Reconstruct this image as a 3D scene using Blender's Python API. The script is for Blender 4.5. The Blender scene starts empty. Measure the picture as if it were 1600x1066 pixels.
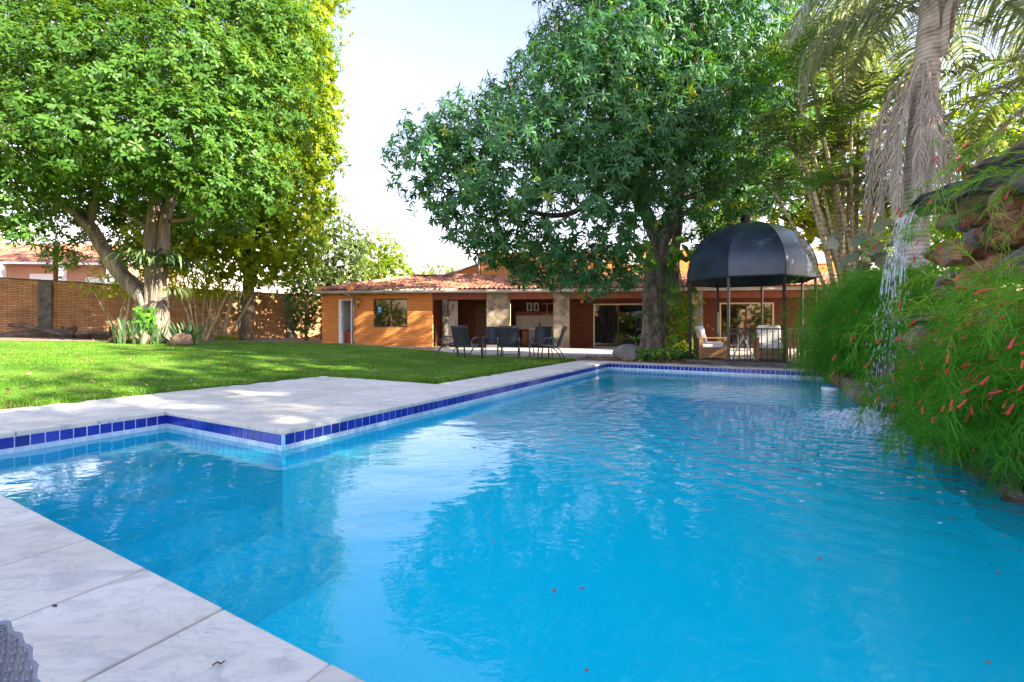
import bpy, bmesh, math, random
import numpy as np
from mathutils import Vector, Matrix, noise as mnoise

rng = np.random.default_rng(7)
random.seed(7)
R = math.radians
PI = math.pi
scene = bpy.context.scene
col = scene.collection

# ------------------------------------------------------------------ camera, world, sun, exposure
CAM_H, F, HOR = 0.87, 711.0, 516.0            # eye height, focal length and horizon row of the 1600 px photo
cam = bpy.data.cameras.new('camera')
cam_o = bpy.data.objects.new('camera', cam)
col.objects.link(cam_o)
cam_o.location = (0, 0, CAM_H)
cam_o.rotation_euler = (R(90), 0, 0)
cam.sensor_width = 36.0
cam.lens = F / 1600 * 36
cam.shift_y = -(533 - HOR) / 1600
cam.clip_start = 0.05
cam.clip_end = 3000
scene.camera = cam_o

SUN_EL, SUN_AZ = 27.0, 116.0                   # azimuth clockwise from +Y
world = bpy.data.worlds.new('World')
scene.world = world
world.use_nodes = True
wn = world.node_tree
bg = wn.nodes['Background']
sky = wn.nodes.new('ShaderNodeTexSky')
sky.sky_type = 'NISHITA'
sky.sun_disc = False
sky.sun_elevation = R(SUN_EL)
sky.sun_rotation = R(SUN_AZ)
sky.air_density = 1.6
sky.dust_density = 0.0
sky.ozone_density = 5.5
tint = wn.nodes.new('ShaderNodeMix'); tint.data_type = 'RGBA'; tint.blend_type = 'MULTIPLY'; tint.inputs[0].default_value = 1
tint.inputs[7].default_value = (1.40, .86, .78, 1)      # warms the sky light: shade turns neutral, sky mauve
wn.links.new(sky.outputs[0], tint.inputs[6]); wn.links.new(tint.outputs[2], bg.inputs[0])
bg.inputs[1].default_value = 0.11

sun = bpy.data.lights.new('sun', 'SUN')
sun.energy = 4.4
sun.angle = R(0.5)
sun.color = (1.0, 0.90, 0.72)
sun_o = bpy.data.objects.new('sun', sun)
col.objects.link(sun_o)
sd = Vector((math.sin(R(SUN_AZ)) * math.cos(R(SUN_EL)), math.cos(R(SUN_AZ)) * math.cos(R(SUN_EL)), math.sin(R(SUN_EL))))
sun_o.rotation_euler = sd.to_track_quat('Z', 'Y').to_euler()
sun_o.location = (30, -10, 30)

vs = scene.view_settings
vs.view_transform = 'Standard'
vs.look = 'None'
vs.exposure = 2.6
vs.gamma = 1.0
vs.use_curve_mapping = False
scene.render.engine = 'CYCLES'
scene.cycles.max_bounces = 8
scene.cycles.transparent_max_bounces = 16

# ------------------------------------------------------------------ measuring helpers
def at(u, v, Y):                                # point seen at photo pixel (u, v) at distance Y
    return Vector(((u - 800) / F * Y, Y, CAM_H - (v - HOR) / F * Y))

def W(a, b, z=0.0):                             # pool frame: a along the long side, b across
    return Vector((.48 * a + .877 * b, .877 * a - .48 * b, z))

def sstep(x, a, b):
    t = np.clip((x - a) / (b - a), 0, 1)
    return t * t * (3 - 2 * t)

def ground_z(x, y):
    x = np.asarray(x, float); y = np.asarray(y, float)
    a = .48 * x + .877 * y
    b = .877 * x - .48 * y
    rise = np.clip(.033 * (-x - 1.0), 0, .62)
    away = np.maximum(sstep(a, 6.0, 11.0), sstep(-b, 7.6, 11.5))
    return rise * away

def gz(x, y):
    return float(ground_z(x, y))

# ------------------------------------------------------------------ object helpers
def tag(o, label=None, cat=None, group=None, kind=None):
    if label: o['label'] = label
    if cat: o['category'] = cat
    if group: o['group'] = group
    if kind: o['kind'] = kind
    return o

def thing(name, label, cat, loc=(0, 0, 0), rz=0, group=None):
    o = bpy.data.objects.new(name, None)
    col.objects.link(o)
    o.empty_display_size = .2
    o.location = loc
    o.rotation_euler = (0, 0, rz)
    return tag(o, label, cat, group)

def children(o):
    return [c for c in bpy.data.objects if c.parent == o]

def copy_tree(o, parent=None):
    c = o.copy()
    col.objects.link(c)
    if parent: c.parent = parent
    for ch in children(o):
        copy_tree(ch, c)
    return c

class MB:
    """collects simple shapes and links them as ONE mesh object"""
    def __init__(s):
        s.v = []; s.f = []; s.r = []; s.n = 0
    def add(s, V, Fc, rnd=None):
        V = np.asarray(V, float).reshape(-1, 3)
        s.v.append(V)
        s.r.append(np.full(len(V), random.random() if rnd is None else rnd))
        s.f.extend([tuple(int(i) + s.n for i in f) for f in Fc])
        s.n += len(V)
        return s
    def box(s, c, d, rz=0, M=None, rnd=None, taper=1.0):
        x, y, z = d[0] / 2, d[1] / 2, d[2] / 2
        V = np.array([[-x, -y, -z], [x, -y, -z], [x, y, -z], [-x, y, -z], [-x * taper, -y * taper, z], [x * taper, -y * taper, z], [x * taper, y * taper, z], [-x * taper, y * taper, z]])
        if M is not None:
            V = V @ np.array(M.to_3x3()).T
        if rz:
            cz, sz = math.cos(rz), math.sin(rz)
            V = V @ np.array([[cz, -sz, 0], [sz, cz, 0], [0, 0, 1]]).T
        V = V + np.array(c)
        return s.add(V, [(3, 2, 1, 0), (4, 5, 6, 7), (0, 1, 5, 4), (1, 2, 6, 5), (2, 3, 7, 6), (3, 0, 4, 7)], rnd)
    def tube(s, P, rad, n=8, cap=True, rnd=None, flat=1.0):
        V, Fc = tube_arrays(P, rad, n, cap, flat)
        return s.add(V, Fc, rnd)
    def prism(s, poly, z0, z1, rnd=None):
        k = len(poly)
        V = [(p[0], p[1], z0) for p in poly] + [(p[0], p[1], z1) for p in poly]
        Fc = [tuple(range(k))[::-1], tuple(range(k, 2 * k))] + [(i, (i + 1) % k, k + (i + 1) % k, k + i) for i in range(k)]
        return s.add(V, Fc, rnd)
    def lathe(s, prof, n=16, c=(0, 0, 0), rnd=None):
        V = []; Fc = []
        m = len(prof)
        for i in range(n):
            a = 2 * PI * i / n
            for r, z in prof:
                V.append((c[0] + r * math.cos(a), c[1] + r * math.sin(a), c[2] + z))
        for i in range(n):
            for j in range(m - 1):
                p, q = i * m + j, ((i + 1) % n) * m + j
                Fc.append((p, q, q + 1, p + 1))
        return s.add(V, Fc, rnd)
    def blob(s, c, r, sub=2, amp=.25, freq=1.2, seed=0, rz=0, rnd=None, squash=None):
        V, Fc = ico(sub)
        V = V.copy()
        off = Vector((seed * 3.7, seed * 1.3, seed * 2.1))
        for i in range(len(V)):
            p = Vector(V[i])
            d = mnoise.noise(p * freq + off) * amp + mnoise.noise(p * freq * 2.7 + off) * amp * .45
            V[i] = V[i] * (1 + d)
        if squash:                               # cut planes make a rock angular
            rr = random.Random(seed)
            for k in range(squash):
                nn = np.array([rr.gauss(0, 1) for _ in range(3)]); nn /= np.linalg.norm(nn)
                dd = V @ nn
                lim = .68
                V = V - np.outer(np.maximum(dd - lim, 0) * .92, nn)
        V = V * np.array(r)
        if rz:
            cz, sz = math.cos(rz), math.sin(rz)
            V = V @ np.array([[cz, -sz, 0], [sz, cz, 0], [0, 0, 1]]).T
        return s.add(V + np.array(c), Fc, rnd)
    def build(s, name, mat, parent=None, smooth=False, bevel=0, kind=None):
        V = np.concatenate(s.v)
        me = bpy.data.meshes.new(name)
        me.from_pydata(V.tolist(), [], s.f)
        at_ = me.attributes.new('rnd', 'FLOAT', 'POINT')
        at_.data.foreach_set('value', np.concatenate(s.r).astype(np.float32))
        me.materials.append(mat)
        if smooth:
            me.polygons.foreach_set('use_smooth', np.ones(len(me.polygons), bool))
        me.update()
        o = bpy.data.objects.new(name, me)
        col.objects.link(o)
        if parent: o.parent = parent
        if kind: o['kind'] = kind
        if bevel:
            m = o.modifiers.new('bevel', 'BEVEL')
            m.width = bevel; m.segments = 2; m.limit_method = 'ANGLE'
        return o

_ico = {}
def ico(sub):
    if sub not in _ico:
        bm = bmesh.new()
        bmesh.ops.create_icosphere(bm, subdivisions=sub, radius=1)
        bm.verts.ensure_lookup_table()
        _ico[sub] = (np.array([v.co[:] for v in bm.verts]), [tuple(v.index for v in f.verts) for f in bm.faces])
        bm.free()
    return _ico[sub]

def tube_arrays(P, rad, n=8, cap=True, flat=1.0):
    P = np.array([tuple(p) for p in P], float)
    k = len(P)
    rad = np.full(k, rad) if np.isscalar(rad) else np.asarray(rad, float)
    T = np.gradient(P, axis=0)
    T /= np.linalg.norm(T, axis=1, keepdims=True) + 1e-9
    ref = np.array([0, 0, 1.0]) if abs(T[0, 2]) < .9 else np.array([1.0, 0, 0])
    U = np.cross(ref, T[0]); U /= np.linalg.norm(U)
    ang = np.arange(n) * 2 * PI / n
    V = np.zeros((k, n, 3))
    for i in range(k):
        U = U - T[i] * (U @ T[i]); U /= np.linalg.norm(U)
        B = np.cross(T[i], U)
        V[i] = P[i] + rad[i] * (np.outer(np.cos(ang), U) + flat * np.outer(np.sin(ang), B))
    Fc = []
    for i in range(k - 1):
        for j in range(n):
            Fc.append((i * n + j, i * n + (j + 1) % n, (i + 1) * n + (j + 1) % n, (i + 1) * n + j))
    if cap:
        Fc.append(tuple(range(n))[::-1]); Fc.append(tuple(range((k - 1) * n, k * n)))
    return V.reshape(-1, 3), Fc

def smooth(P, sub=6):                            # Catmull-Rom through the points (last column may be a radius)
    P = np.array([tuple(p) for p in P], float)
    Q = np.vstack([2 * P[0] - P[1], P, 2 * P[-1] - P[-2]])
    out = []
    for i in range(1, len(Q) - 2):
        for t in np.linspace(0, 1, sub, endpoint=False):
            a, b, c, d = Q[i - 1], Q[i], Q[i + 1], Q[i + 2]
            out.append(.5 * (2 * b + (c - a) * t + (2 * a - 5 * b + 4 * c - d) * t * t + (3 * b - a - 3 * c + d) * t ** 3))
    out.append(P[-1])
    return np.array(out)

def mesh_np(name, V, tris, quads, mat, parent=None, rnd=None, smooth=False, kind=None):
    me = bpy.data.meshes.new(name)
    V = np.asarray(V, np.float32)
    tris = np.asarray(tris, np.int32).reshape(-1, 3); quads = np.asarray(quads, np.int32).reshape(-1, 4)
    nl = len(tris) * 3 + len(quads) * 4
    me.vertices.add(len(V)); me.vertices.foreach_set('co', V.ravel())
    me.loops.add(nl); me.loops.foreach_set('vertex_index', np.concatenate([tris.ravel(), quads.ravel()]))
    me.polygons.add(len(tris) + len(quads))
    st = np.concatenate([np.arange(len(tris)) * 3, len(tris) * 3 + np.arange(len(quads)) * 4])
    me.polygons.foreach_set('loop_start', st.astype(np.int32))
    if smooth: me.polygons.foreach_set('use_smooth', np.ones(len(st), bool))
    if rnd is not None:
        a = me.attributes.new('rnd', 'FLOAT', 'POINT'); a.data.foreach_set('value', np.asarray(rnd, np.float32))
    me.materials.append(mat)
    me.update(calc_edges=True); me.validate()
    o = bpy.data.objects.new(name, me)
    col.objects.link(o)
    if parent: o.parent = parent
    if kind: o['kind'] = kind
    return o

# ------------------------------------------------------------------ materials
def base_mat(name):
    m = bpy.data.materials.new(name)
    m.use_nodes = True
    nt = m.node_tree
    b = nt.nodes['Principled BSDF']
    def N(t, **k):
        n = nt.nodes.new(t)
        for q, val in k.items(): setattr(n, q, val)
        return n
    return m, nt, N, nt.links.new, b

def ramp(N, stops):
    r = N('ShaderNodeValToRGB')
    e = r.color_ramp.elements
    while len(e) < len(stops): e.new(.5)
    for el, (p, c) in zip(e, stops):
        el.position = p; el.color = (*c, 1)
    return r

def rough_mat(name, stops, scale=4, rough=.7, bump=.15, bscale=None, spec=.3, metal=0, stretch=(1, 1, 1), detail=6, bdist=.02, rnd=0.0):
    m, nt, N, L, b = base_mat(name)
    tc = N('ShaderNodeTexCoord'); mp = N('ShaderNodeMapping'); mp.inputs['Scale'].default_value = stretch
    L(tc.outputs['Object'], mp.inputs[0])
    n1 = N('ShaderNodeTexNoise'); n1.inputs['Scale'].default_value = scale; n1.inputs['Detail'].default_value = detail; n1.inputs['Roughness'].default_value = .62
    L(mp.outputs[0], n1.inputs['Vector'])
    r = ramp(N, stops)
    if rnd:
        a = N('ShaderNodeAttribute', attribute_name='rnd')
        ma = N('ShaderNodeMath', operation='MULTIPLY_ADD'); ma.inputs[1].default_value = rnd
        L(a.outputs['Fac'], ma.inputs[0])
        sb = N('ShaderNodeMath', operation='SUBTRACT'); sb.inputs[1].default_value = rnd / 2
        L(n1.outputs['Fac'], sb.inputs[0]); L(sb.outputs[0], ma.inputs[2]); L(ma.outputs[0], r.inputs[0])
    else:
        L(n1.outputs['Fac'], r.inputs[0])
    L(r.outputs[0], b.inputs['Base Color'])
    b.inputs['Roughness'].default_value = rough
    b.inputs['Specular IOR Level'].default_value = spec
    b.inputs['Metallic'].default_value = metal
    if bump:
        n2 = N('ShaderNodeTexNoise'); n2.inputs['Scale'].default_value = bscale or scale * 5; n2.inputs['Detail'].default_value = 5
        L(mp.outputs[0], n2.inputs['Vector'])
        bp = N('ShaderNodeBump'); bp.inputs['Strength'].default_value = bump; bp.inputs['Distance'].default_value = bdist
        L(n2.outputs['Fac'], bp.inputs['Height']); L(bp.outputs[0], b.inputs['Normal'])
    return m

def leaf_mat(name, stops, transl=.35, tcol=None, rough=.38, spec=.5, tboost=1.6):
    m, nt, N, L, b = base_mat(name)
    a = N('ShaderNodeAttribute', attribute_name='rnd')
    r = ramp(N, stops)
    L(a.outputs['Fac'], r.inputs[0])
    L(r.outputs[0], b.inputs['Base Color'])
    b.inputs['Roughness'].default_value = rough
    b.inputs['Specular IOR Level'].default_value = spec
    t = N('ShaderNodeBsdfTranslucent')
    mx = N('ShaderNodeMix', data_type='RGBA', blend_type='MULTIPLY'); mx.inputs[0].default_value = 1
    L(r.outputs[0], mx.inputs[6]); mx.inputs[7].default_value = (*(tcol or (1.7, 1.5, .6)), 1)
    L(mx.outputs[2], t.inputs[0])
    ms = N('ShaderNodeMixShader'); ms.inputs[0].default_value = transl
    L(b.outputs[0], ms.inputs[1]); L(t.outputs[0], ms.inputs[2])
    L(ms.outputs[0], nt.nodes['Material Output'].inputs[0])
    return m

def brick_mat(name, c1, c2, mortar, bw=.24, bh=.055, msize=.008, rough=.85, axis='xz', stain=.35, bump=.6, stain_col=(.10, .05, .03)):
    m, nt, N, L, b = base_mat(name)
    tc = N('ShaderNodeTexCoord')
    sp = N('ShaderNodeSeparateXYZ'); L(tc.outputs['Object'], sp.inputs[0])
    cb = N('ShaderNodeCombineXYZ')
    ad = N('ShaderNodeMath', operation='ADD'); L(sp.outputs[0], ad.inputs[0]); L(sp.outputs[1], ad.inputs[1])
    L(ad.outputs[0], cb.inputs[0]); L(sp.outputs[2], cb.inputs[1])
    br = N('ShaderNodeTexBrick')
    br.inputs['Scale'].default_value = 1
    br.inputs['Brick Width'].default_value = bw; br.inputs['Row Height'].default_value = bh
    br.inputs['Mortar Size'].default_value = msize; br.inputs['Mortar Smooth'].default_value = .3
    br.inputs['Color1'].default_value = (*c1, 1); br.inputs['Color2'].default_value = (*c2, 1); br.inputs['Mortar'].default_value = (*mortar, 1)
    L(cb.outputs[0], br.inputs['Vector'])
    n = N('ShaderNodeTexNoise'); n.inputs['Scale'].default_value = 1.3; n.inputs['Detail'].default_value = 7; n.inputs['Roughness'].default_value = .65
    L(tc.outputs['Object'], n.inputs['Vector'])
    rr = ramp(N, [(.42, (0, 0, 0)), (.68, (1, 1, 1))])
    L(n.outputs['Fac'], rr.inputs[0])
    ml = N('ShaderNodeMath', operation='MULTIPLY'); ml.inputs[1].default_value = stain; L(rr.outputs[0], ml.inputs[0])
    mx = N('ShaderNodeMix', data_type='RGBA'); L(ml.outputs[0], mx.inputs[0]); L(br.outputs['Color'], mx.inputs[6]); mx.inputs[7].default_value = (*stain_col, 1)
    L(mx.outputs[2], b.inputs['Base Color'])
    b.inputs['Roughness'].default_value = rough; b.inputs['Specular IOR Level'].default_value = .2
    bp = N('ShaderNodeBump'); bp.inputs['Strength'].default_value = bump; bp.inputs['Distance'].default_value = .012
    iv = N('ShaderNodeMath', operation='SUBTRACT'); iv.inputs[0].default_value = 1; L(br.outputs['Fac'], iv.inputs[1])
    L(iv.outputs[0], bp.inputs['Height']); L(bp.outputs[0], b.inputs['Normal'])
    return m

def plain(name, c, rough=.5, spec=.4, metal=0):
    m, nt, N, L, b = base_mat(name)
    b.inputs['Base Color'].default_value = (*c, 1)
    b.inputs['Roughness'].default_value = rough; b.inputs['Specular IOR Level'].default_value = spec; b.inputs['Metallic'].default_value = metal
    return m

def stone_mat(name):
    m, nt, N, L, b = base_mat(name)
    tc = N('ShaderNodeTexCoord')
    nz = N('ShaderNodeTexNoise'); nz.inputs['Scale'].default_value = 2.5
    L(tc.outputs['Object'], nz.inputs['Vector'])
    ad = N('ShaderNodeMix', data_type='RGBA', blend_type='ADD'); ad.inputs[0].default_value = .25
    L(tc.outputs['Object'], ad.inputs[6]); L(nz.outputs['Color'], ad.inputs[7])
    v = N('ShaderNodeTexVoronoi', feature='F1'); v.inputs['Scale'].default_value = 3.6; L(ad.outputs[2], v.inputs['Vector'])
    ve = N('ShaderNodeTexVoronoi', feature='DISTANCE_TO_EDGE'); ve.inputs['Scale'].default_value = 3.6; L(ad.outputs[2], ve.inputs['Vector'])
    sp = N('ShaderNodeSeparateColor'); L(v.outputs['Color'], sp.inputs[0])
    r = ramp(N, [(0, (.10, .085, .07)), (.3, (.25, .19, .13)), (.55, (.17, .15, .13)), (.75, (.33, .24, .15)), (1, (.24, .22, .19))])
    L(sp.outputs[0], r.inputs[0])
    n2 = N('ShaderNodeTexNoise'); n2.inputs['Scale'].default_value = 14; n2.inputs['Detail'].default_value = 6; L(tc.outputs['Object'], n2.inputs['Vector'])
    mm = N('ShaderNodeMix', data_type='RGBA', blend_type='OVERLAY'); mm.inputs[0].default_value = .6
    L(r.outputs[0], mm.inputs[6]); L(n2.outputs['Color'], mm.inputs[7])
    er = ramp(N, [(.0, (0, 0, 0)), (.045, (1, 1, 1))]); L(ve.outputs['Distance'], er.inputs[0])
    mx = N('ShaderNodeMix', data_type='RGBA'); L(er.outputs[0], mx.inputs[0]); mx.inputs[6].default_value = (.22, .2, .17, 1); L(mm.outputs[2], mx.inputs[7])
    L(mx.outputs[2], b.inputs['Base Color'])
    b.inputs['Roughness'].default_value = .8
    bp = N('ShaderNodeBump'); bp.inputs['Strength'].default_value = .6; bp.inputs['Distance'].default_value = .02
    L(er.outputs[0], bp.inputs['Height']); L(bp.outputs[0], b.inputs['Normal'])
    return m

M = {}
M['ground'] = rough_mat('dry_soil', [(.3, (.20, .13, .085)), (.55, (.33, .23, .16)), (.75, (.42, .32, .24))], 1.1, .95, .5, 14, .1)
M['lawn'] = rough_mat('lawn_soil', [(.3, (.06, .13, .018)), (.5, (.10, .20, .02)), (.66, (.17, .24, .04)), (.78, (.26, .22, .10))], .9, .9, .6, 30, .1)
M['grass'] = leaf_mat('grass_blade', [(0, (.06, .17, .012)), (.5, (.12, .27, .02)), (.85, (.20, .33, .03)), (1, (.36, .34, .12))], .4, (1.5, 1.4, .5), .5, .3)
def slab_mat():
    m, nt, N, L, b = base_mat('worn_marble_slab')
    tc = N('ShaderNodeTexCoord'); a = N('ShaderNodeAttribute', attribute_name='rnd')
    mp = N('ShaderNodeMapping'); mp.inputs['Rotation'].default_value = (0, 0, .5); mp.inputs['Scale'].default_value = (1, 2.4, 1)
    L(tc.outputs['Object'], mp.inputs[0])
    sh = N('ShaderNodeVectorMath', operation='MULTIPLY_ADD'); sh.inputs[1].default_value = (9, 7, 5)
    cx = N('ShaderNodeCombineXYZ')
    for k in range(3): L(a.outputs['Fac'], cx.inputs[k])
    L(cx.outputs[0], sh.inputs[0]); L(mp.outputs[0], sh.inputs[2])
    def nz(scale, detail=6, dist=0.0, rough=.6):
        n = N('ShaderNodeTexNoise'); n.inputs['Scale'].default_value = scale; n.inputs['Detail'].default_value = detail; n.inputs['Distortion'].default_value = dist; n.inputs['Roughness'].default_value = rough
        L(sh.outputs[0], n.inputs['Vector']); return n.outputs['Fac']
    base = ramp(N, [(.3, (.68, .61, .49)), (.5, (.79, .72, .59)), (.7, (.83, .77, .64))]); L(nz(1.6), base.inputs[0])
    def layer(prev, fac_stops, src, colr):
        r = ramp(N, fac_stops); L(src, r.inputs[0])
        mx = N('ShaderNodeMix', data_type='RGBA'); L(r.outputs[0], mx.inputs[0]); L(prev, mx.inputs[6]); mx.inputs[7].default_value = (*colr, 1)
        return mx.outputs[2]
    o = layer(base.outputs[0], [(.50, (0, 0, 0)), (.62, (.55, .55, .55)), (.80, (.75, .75, .75))], nz(3.2, 8, 1.2, .7), (.45, .44, .41))
    o = layer(o, [(.470, (0, 0, 0)), (.497, (.26, .26, .26)), (.503, (.26, .26, .26)), (.53, (0, 0, 0))], nz(2.2, 5, 2.2), (.36, .37, .36))
    o = layer(o, [(.66, (0, 0, 0)), (.72, (.7, .7, .7))], nz(13, 6, .3, .75), (.33, .30, .26))
    tn = N('ShaderNodeMix', data_type='RGBA', blend_type='MULTIPLY'); tr_ = ramp(N, [(0, (.86, .85, .84)), (1, (1, 1, 1))]); L(a.outputs['Fac'], tr_.inputs[0])
    tn.inputs[0].default_value = 1; L(o, tn.inputs[6]); L(tr_.outputs[0], tn.inputs[7]); L(tn.outputs[2], b.inputs['Base Color'])
    b.inputs['Roughness'].default_value = .55; b.inputs['Specular IOR Level'].default_value = .35
    bp = N('ShaderNodeBump'); bp.inputs['Strength'].default_value = .25; bp.inputs['Distance'].default_value = .008; L(nz(24, 5), bp.inputs['Height']); L(bp.outputs[0], b.inputs['Normal'])
    return m
M['stone_slab'] = slab_mat()
M['mortar'] = plain('joint_mortar', (.09, .075, .06), .9, .1)
M['concrete'] = rough_mat('worn_concrete', [(.3, (.36, .32, .28)), (.7, (.52, .48, .43))], 2, .85, .2, 25, .2)
M['dark_stone'] = rough_mat('mossy_concrete', [(.3, (.06, .06, .05)), (.55, (.16, .15, .13)), (.8, (.26, .24, .21))], 4, .85, .4, 25, .2)
M['grout'] = plain('white_grout', (.72, .74, .76), .7, .2)
def tile_mat():
    m, nt, N, L, b = base_mat('cobalt_tile')
    a = N('ShaderNodeAttribute', attribute_name='rnd')
    r = ramp(N, [(0, (.008, .018, .20)), (.5, (.012, .03, .32)), (1, (.03, .06, .42))])
    L(a.outputs['Fac'], r.inputs[0]); L(r.outputs[0], b.inputs['Base Color'])
    b.inputs['Roughness'].default_value = .12
    return m
M['tile'] = tile_mat()
M['mosaic'] = rough_mat('pale_mosaic', [(.2, (.42, .58, .68)), (.8, (.66, .76, .80))], 9, .2, 0, spec=.5, rnd=.5)
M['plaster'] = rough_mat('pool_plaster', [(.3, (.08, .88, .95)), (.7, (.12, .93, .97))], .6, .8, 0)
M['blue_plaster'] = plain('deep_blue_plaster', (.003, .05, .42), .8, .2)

def water_mat():
    m, nt, N, L, b = base_mat('pool_water')
    tc = N('ShaderNodeTexCoord')
    # ripples: long swell, small chop and rings that spread from the waterfall
    def noise(scale, stretch, rot=0, detail=2, rough=.5):
        mp = N('ShaderNodeMapping'); mp.inputs['Scale'].default_value = stretch; mp.inputs['Rotation'].default_value = (0, 0, rot)
        L(tc.outputs['Object'], mp.inputs[0])
        n = N('ShaderNodeTexNoise'); n.inputs['Scale'].default_value = scale; n.inputs['Detail'].default_value = detail; n.inputs['Roughness'].default_value = rough
        n.inputs['Distortion'].default_value = .6
        L(mp.outputs[0], n.inputs['Vector'])
        return n.outputs['Fac']
    fall = (3.97, 5.18, 0)
    ds = N('ShaderNodeVectorMath', operation='DISTANCE'); L(tc.outputs['Object'], ds.inputs[0]); ds.inputs[1].default_value = fall
    near = N('ShaderNodeMapRange'); near.inputs[1].default_value = .3; near.inputs[2].default_value = 4.6; near.inputs[3].default_value = 1; near.inputs[4].default_value = .03
    near.interpolation_type = 'SMOOTHSTEP'
    L(ds.outputs['Value'], near.inputs[0])
    mp = N('ShaderNodeMapping'); mp.inputs['Location'].default_value = (-fall[0], -fall[1], 0); L(tc.outputs['Object'], mp.inputs[0])
    wv = N('ShaderNodeTexWave', wave_type='RINGS', rings_direction='SPHERICAL'); wv.inputs['Scale'].default_value = 1.15
    wv.inputs['Distortion'].default_value = 7; wv.inputs['Detail'].default_value = 3; wv.inputs['Detail Scale'].default_value = .9
    L(mp.outputs[0], wv.inputs['Vector'])
    def mul(x, y):
        q = N('ShaderNodeMath', operation='MULTIPLY')
        for i, w in enumerate((x, y)):
            if isinstance(w, (int, float)): q.inputs[i].default_value = w
            else: L(w, q.inputs[i])
        return q.outputs[0]
    def add(x, y):
        q = N('ShaderNodeMath', operation='ADD'); L(x, q.inputs[0]); L(y, q.inputs[1]); return q.outputs[0]
    h = mul(wv.outputs['Fac'], mul(near.outputs[0], .016))
    h = add(h, mul(noise(5.5, (1, 1.6, 1), .5, 3), mul(near.outputs[0], .060)))
    h = add(h, mul(noise(.8, (1, 1.5, 1), -.5, 1), .012))
    h = add(h, mul(noise(2.6, (1, 1.7, 1), -.4, 2), .0028))
    h = add(h, mul(noise(9, (1, 1.5, 1), .3, 2), .0005))
    bp = N('ShaderNodeBump'); bp.inputs['Strength'].default_value = 1; bp.inputs['Distance'].default_value = 1
    L(h, bp.inputs['Height'])
    dif = N('ShaderNodeBsdfDiffuse')
    dif.inputs[0].default_value = (.002, .84, .99, 1)
    tr = N('ShaderNodeBsdfTransparent'); tr.inputs[0].default_value = (.14, .93, .99, 1)
    body = N('ShaderNodeMixShader'); body.inputs[0].default_value = .64
    L(dif.outputs[0], body.inputs[1]); L(tr.outputs[0], body.inputs[2])
    gl = N('ShaderNodeBsdfGlossy'); gl.inputs['Roughness'].default_value = .01; gl.inputs[0].default_value = (1, 1, 1, 1)
    L(bp.outputs[0], gl.inputs['Normal'])
    fr = N('ShaderNodeFresnel'); fr.inputs[0].default_value = 1.44; L(bp.outputs[0], fr.inputs['Normal'])
    ms = N('ShaderNodeMixShader')
    L(fr.outputs[0], ms.inputs[0]); L(body.outputs[0], ms.inputs[1]); L(gl.outputs[0], ms.inputs[2])
    L(ms.outputs[0], nt.nodes['Material Output'].inputs[0])
    return m
M['water'] = water_mat()
def foam_mat():
    m, nt, N, L, b = base_mat('falling_water')
    b.inputs['Base Color'].default_value = (.80, .88, .95, 1); b.inputs['Roughness'].default_value = .12; b.inputs['Specular IOR Level'].default_value = .8
    t = N('ShaderNodeBsdfTransparent')
    ms = N('ShaderNodeMixShader'); ms.inputs[0].default_value = .58
    L(b.outputs[0], ms.inputs[1]); L(t.outputs[0], ms.inputs[2]); L(ms.outputs[0], nt.nodes['Material Output'].inputs[0])
    return m
M['foam'] = foam_mat()
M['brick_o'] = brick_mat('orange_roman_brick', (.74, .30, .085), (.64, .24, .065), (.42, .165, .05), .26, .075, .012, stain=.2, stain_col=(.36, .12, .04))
M['brick_r'] = brick_mat('dark_red_brick', (.17, .05, .028), (.13, .04, .025), (.10, .042, .028), .26, .07, .010, stain=.3)  # dark red-brown brick of the porch walls
M['brick_w'] = brick_mat('old_garden_brick', (.80, .45, .22), (.62, .31, .14), (.24, .13, .07), .30, .072, .014, stain=.6, bump=1.0, stain_col=(.13, .075, .045))
M['brick_n'] = brick_mat('pink_brick', (.55, .30, .20), (.48, .25, .16), (.5, .36, .27), .26, .07, .012, stain=.15)
M['roof'] = rough_mat('clay_roof_tile', [(.25, (.13, .06, .05)), (.5, (.34, .14, .085)), (.75, (.46, .22, .13))], 1.4, .75, .2, 20, .3, rnd=.5)
M['wood'] = rough_mat('dark_timber', [(.3, (.05, .028, .018)), (.7, (.13, .07, .04))], 3, .6, .2, 30, .3, stretch=(1, 1, 6))
M['red_timber'] = rough_mat('red_brown_timber', [(.3, (.17, .05, .035)), (.7, (.27, .085, .055))], 3, .6, .1, 30, .3)
M['brown_wood'] = rough_mat('weathered_wood', [(.25, (.10, .06, .04)), (.7, (.22, .14, .09))], 4, .6, .2, 30, .3, stretch=(1, 1, 9))
M['orange_wood'] = rough_mat('varnished_wood', [(.25, (.20, .10, .04)), (.7, (.36, .19, .08))], 4, .45, .15, 30, .4, stretch=(1, 1, 9))
M['gutter'] = rough_mat('grey_painted_metal', [(.3, (.24, .22, .20)), (.7, (.36, .33, .30))], 3, .5, 0)
M['white'] = rough_mat('white_paint', [(.3, (.68, .68, .68)), (.7, (.80, .80, .79))], 2, .5, 0)
M['cream'] = plain('cream_frame', (.62, .52, .36), .5)
M['glass'] = plain('dark_window_glass', (.006, .006, .007), .03, .9)
M['dark'] = plain('dark_interior', (.02, .012, .01), .8, .1)
M['black'] = rough_mat('black_painted_steel', [(.35, (.012, .013, .016)), (.7, (.03, .032, .037))], 5, .38, .05, 40, .5)
M['dome'] = rough_mat('black_sheet_steel', [(.3, (.016, .030, .052)), (.55, (.028, .052, .09)), (.8, (.05, .075, .11))], 2.2, .34, .08, 6, .6, bdist=.03)
M['iron'] = plain('wrought_iron', (.015, .015, .017), .4, .5)
M['pillar'] = stone_mat('crazy_stone')
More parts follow.
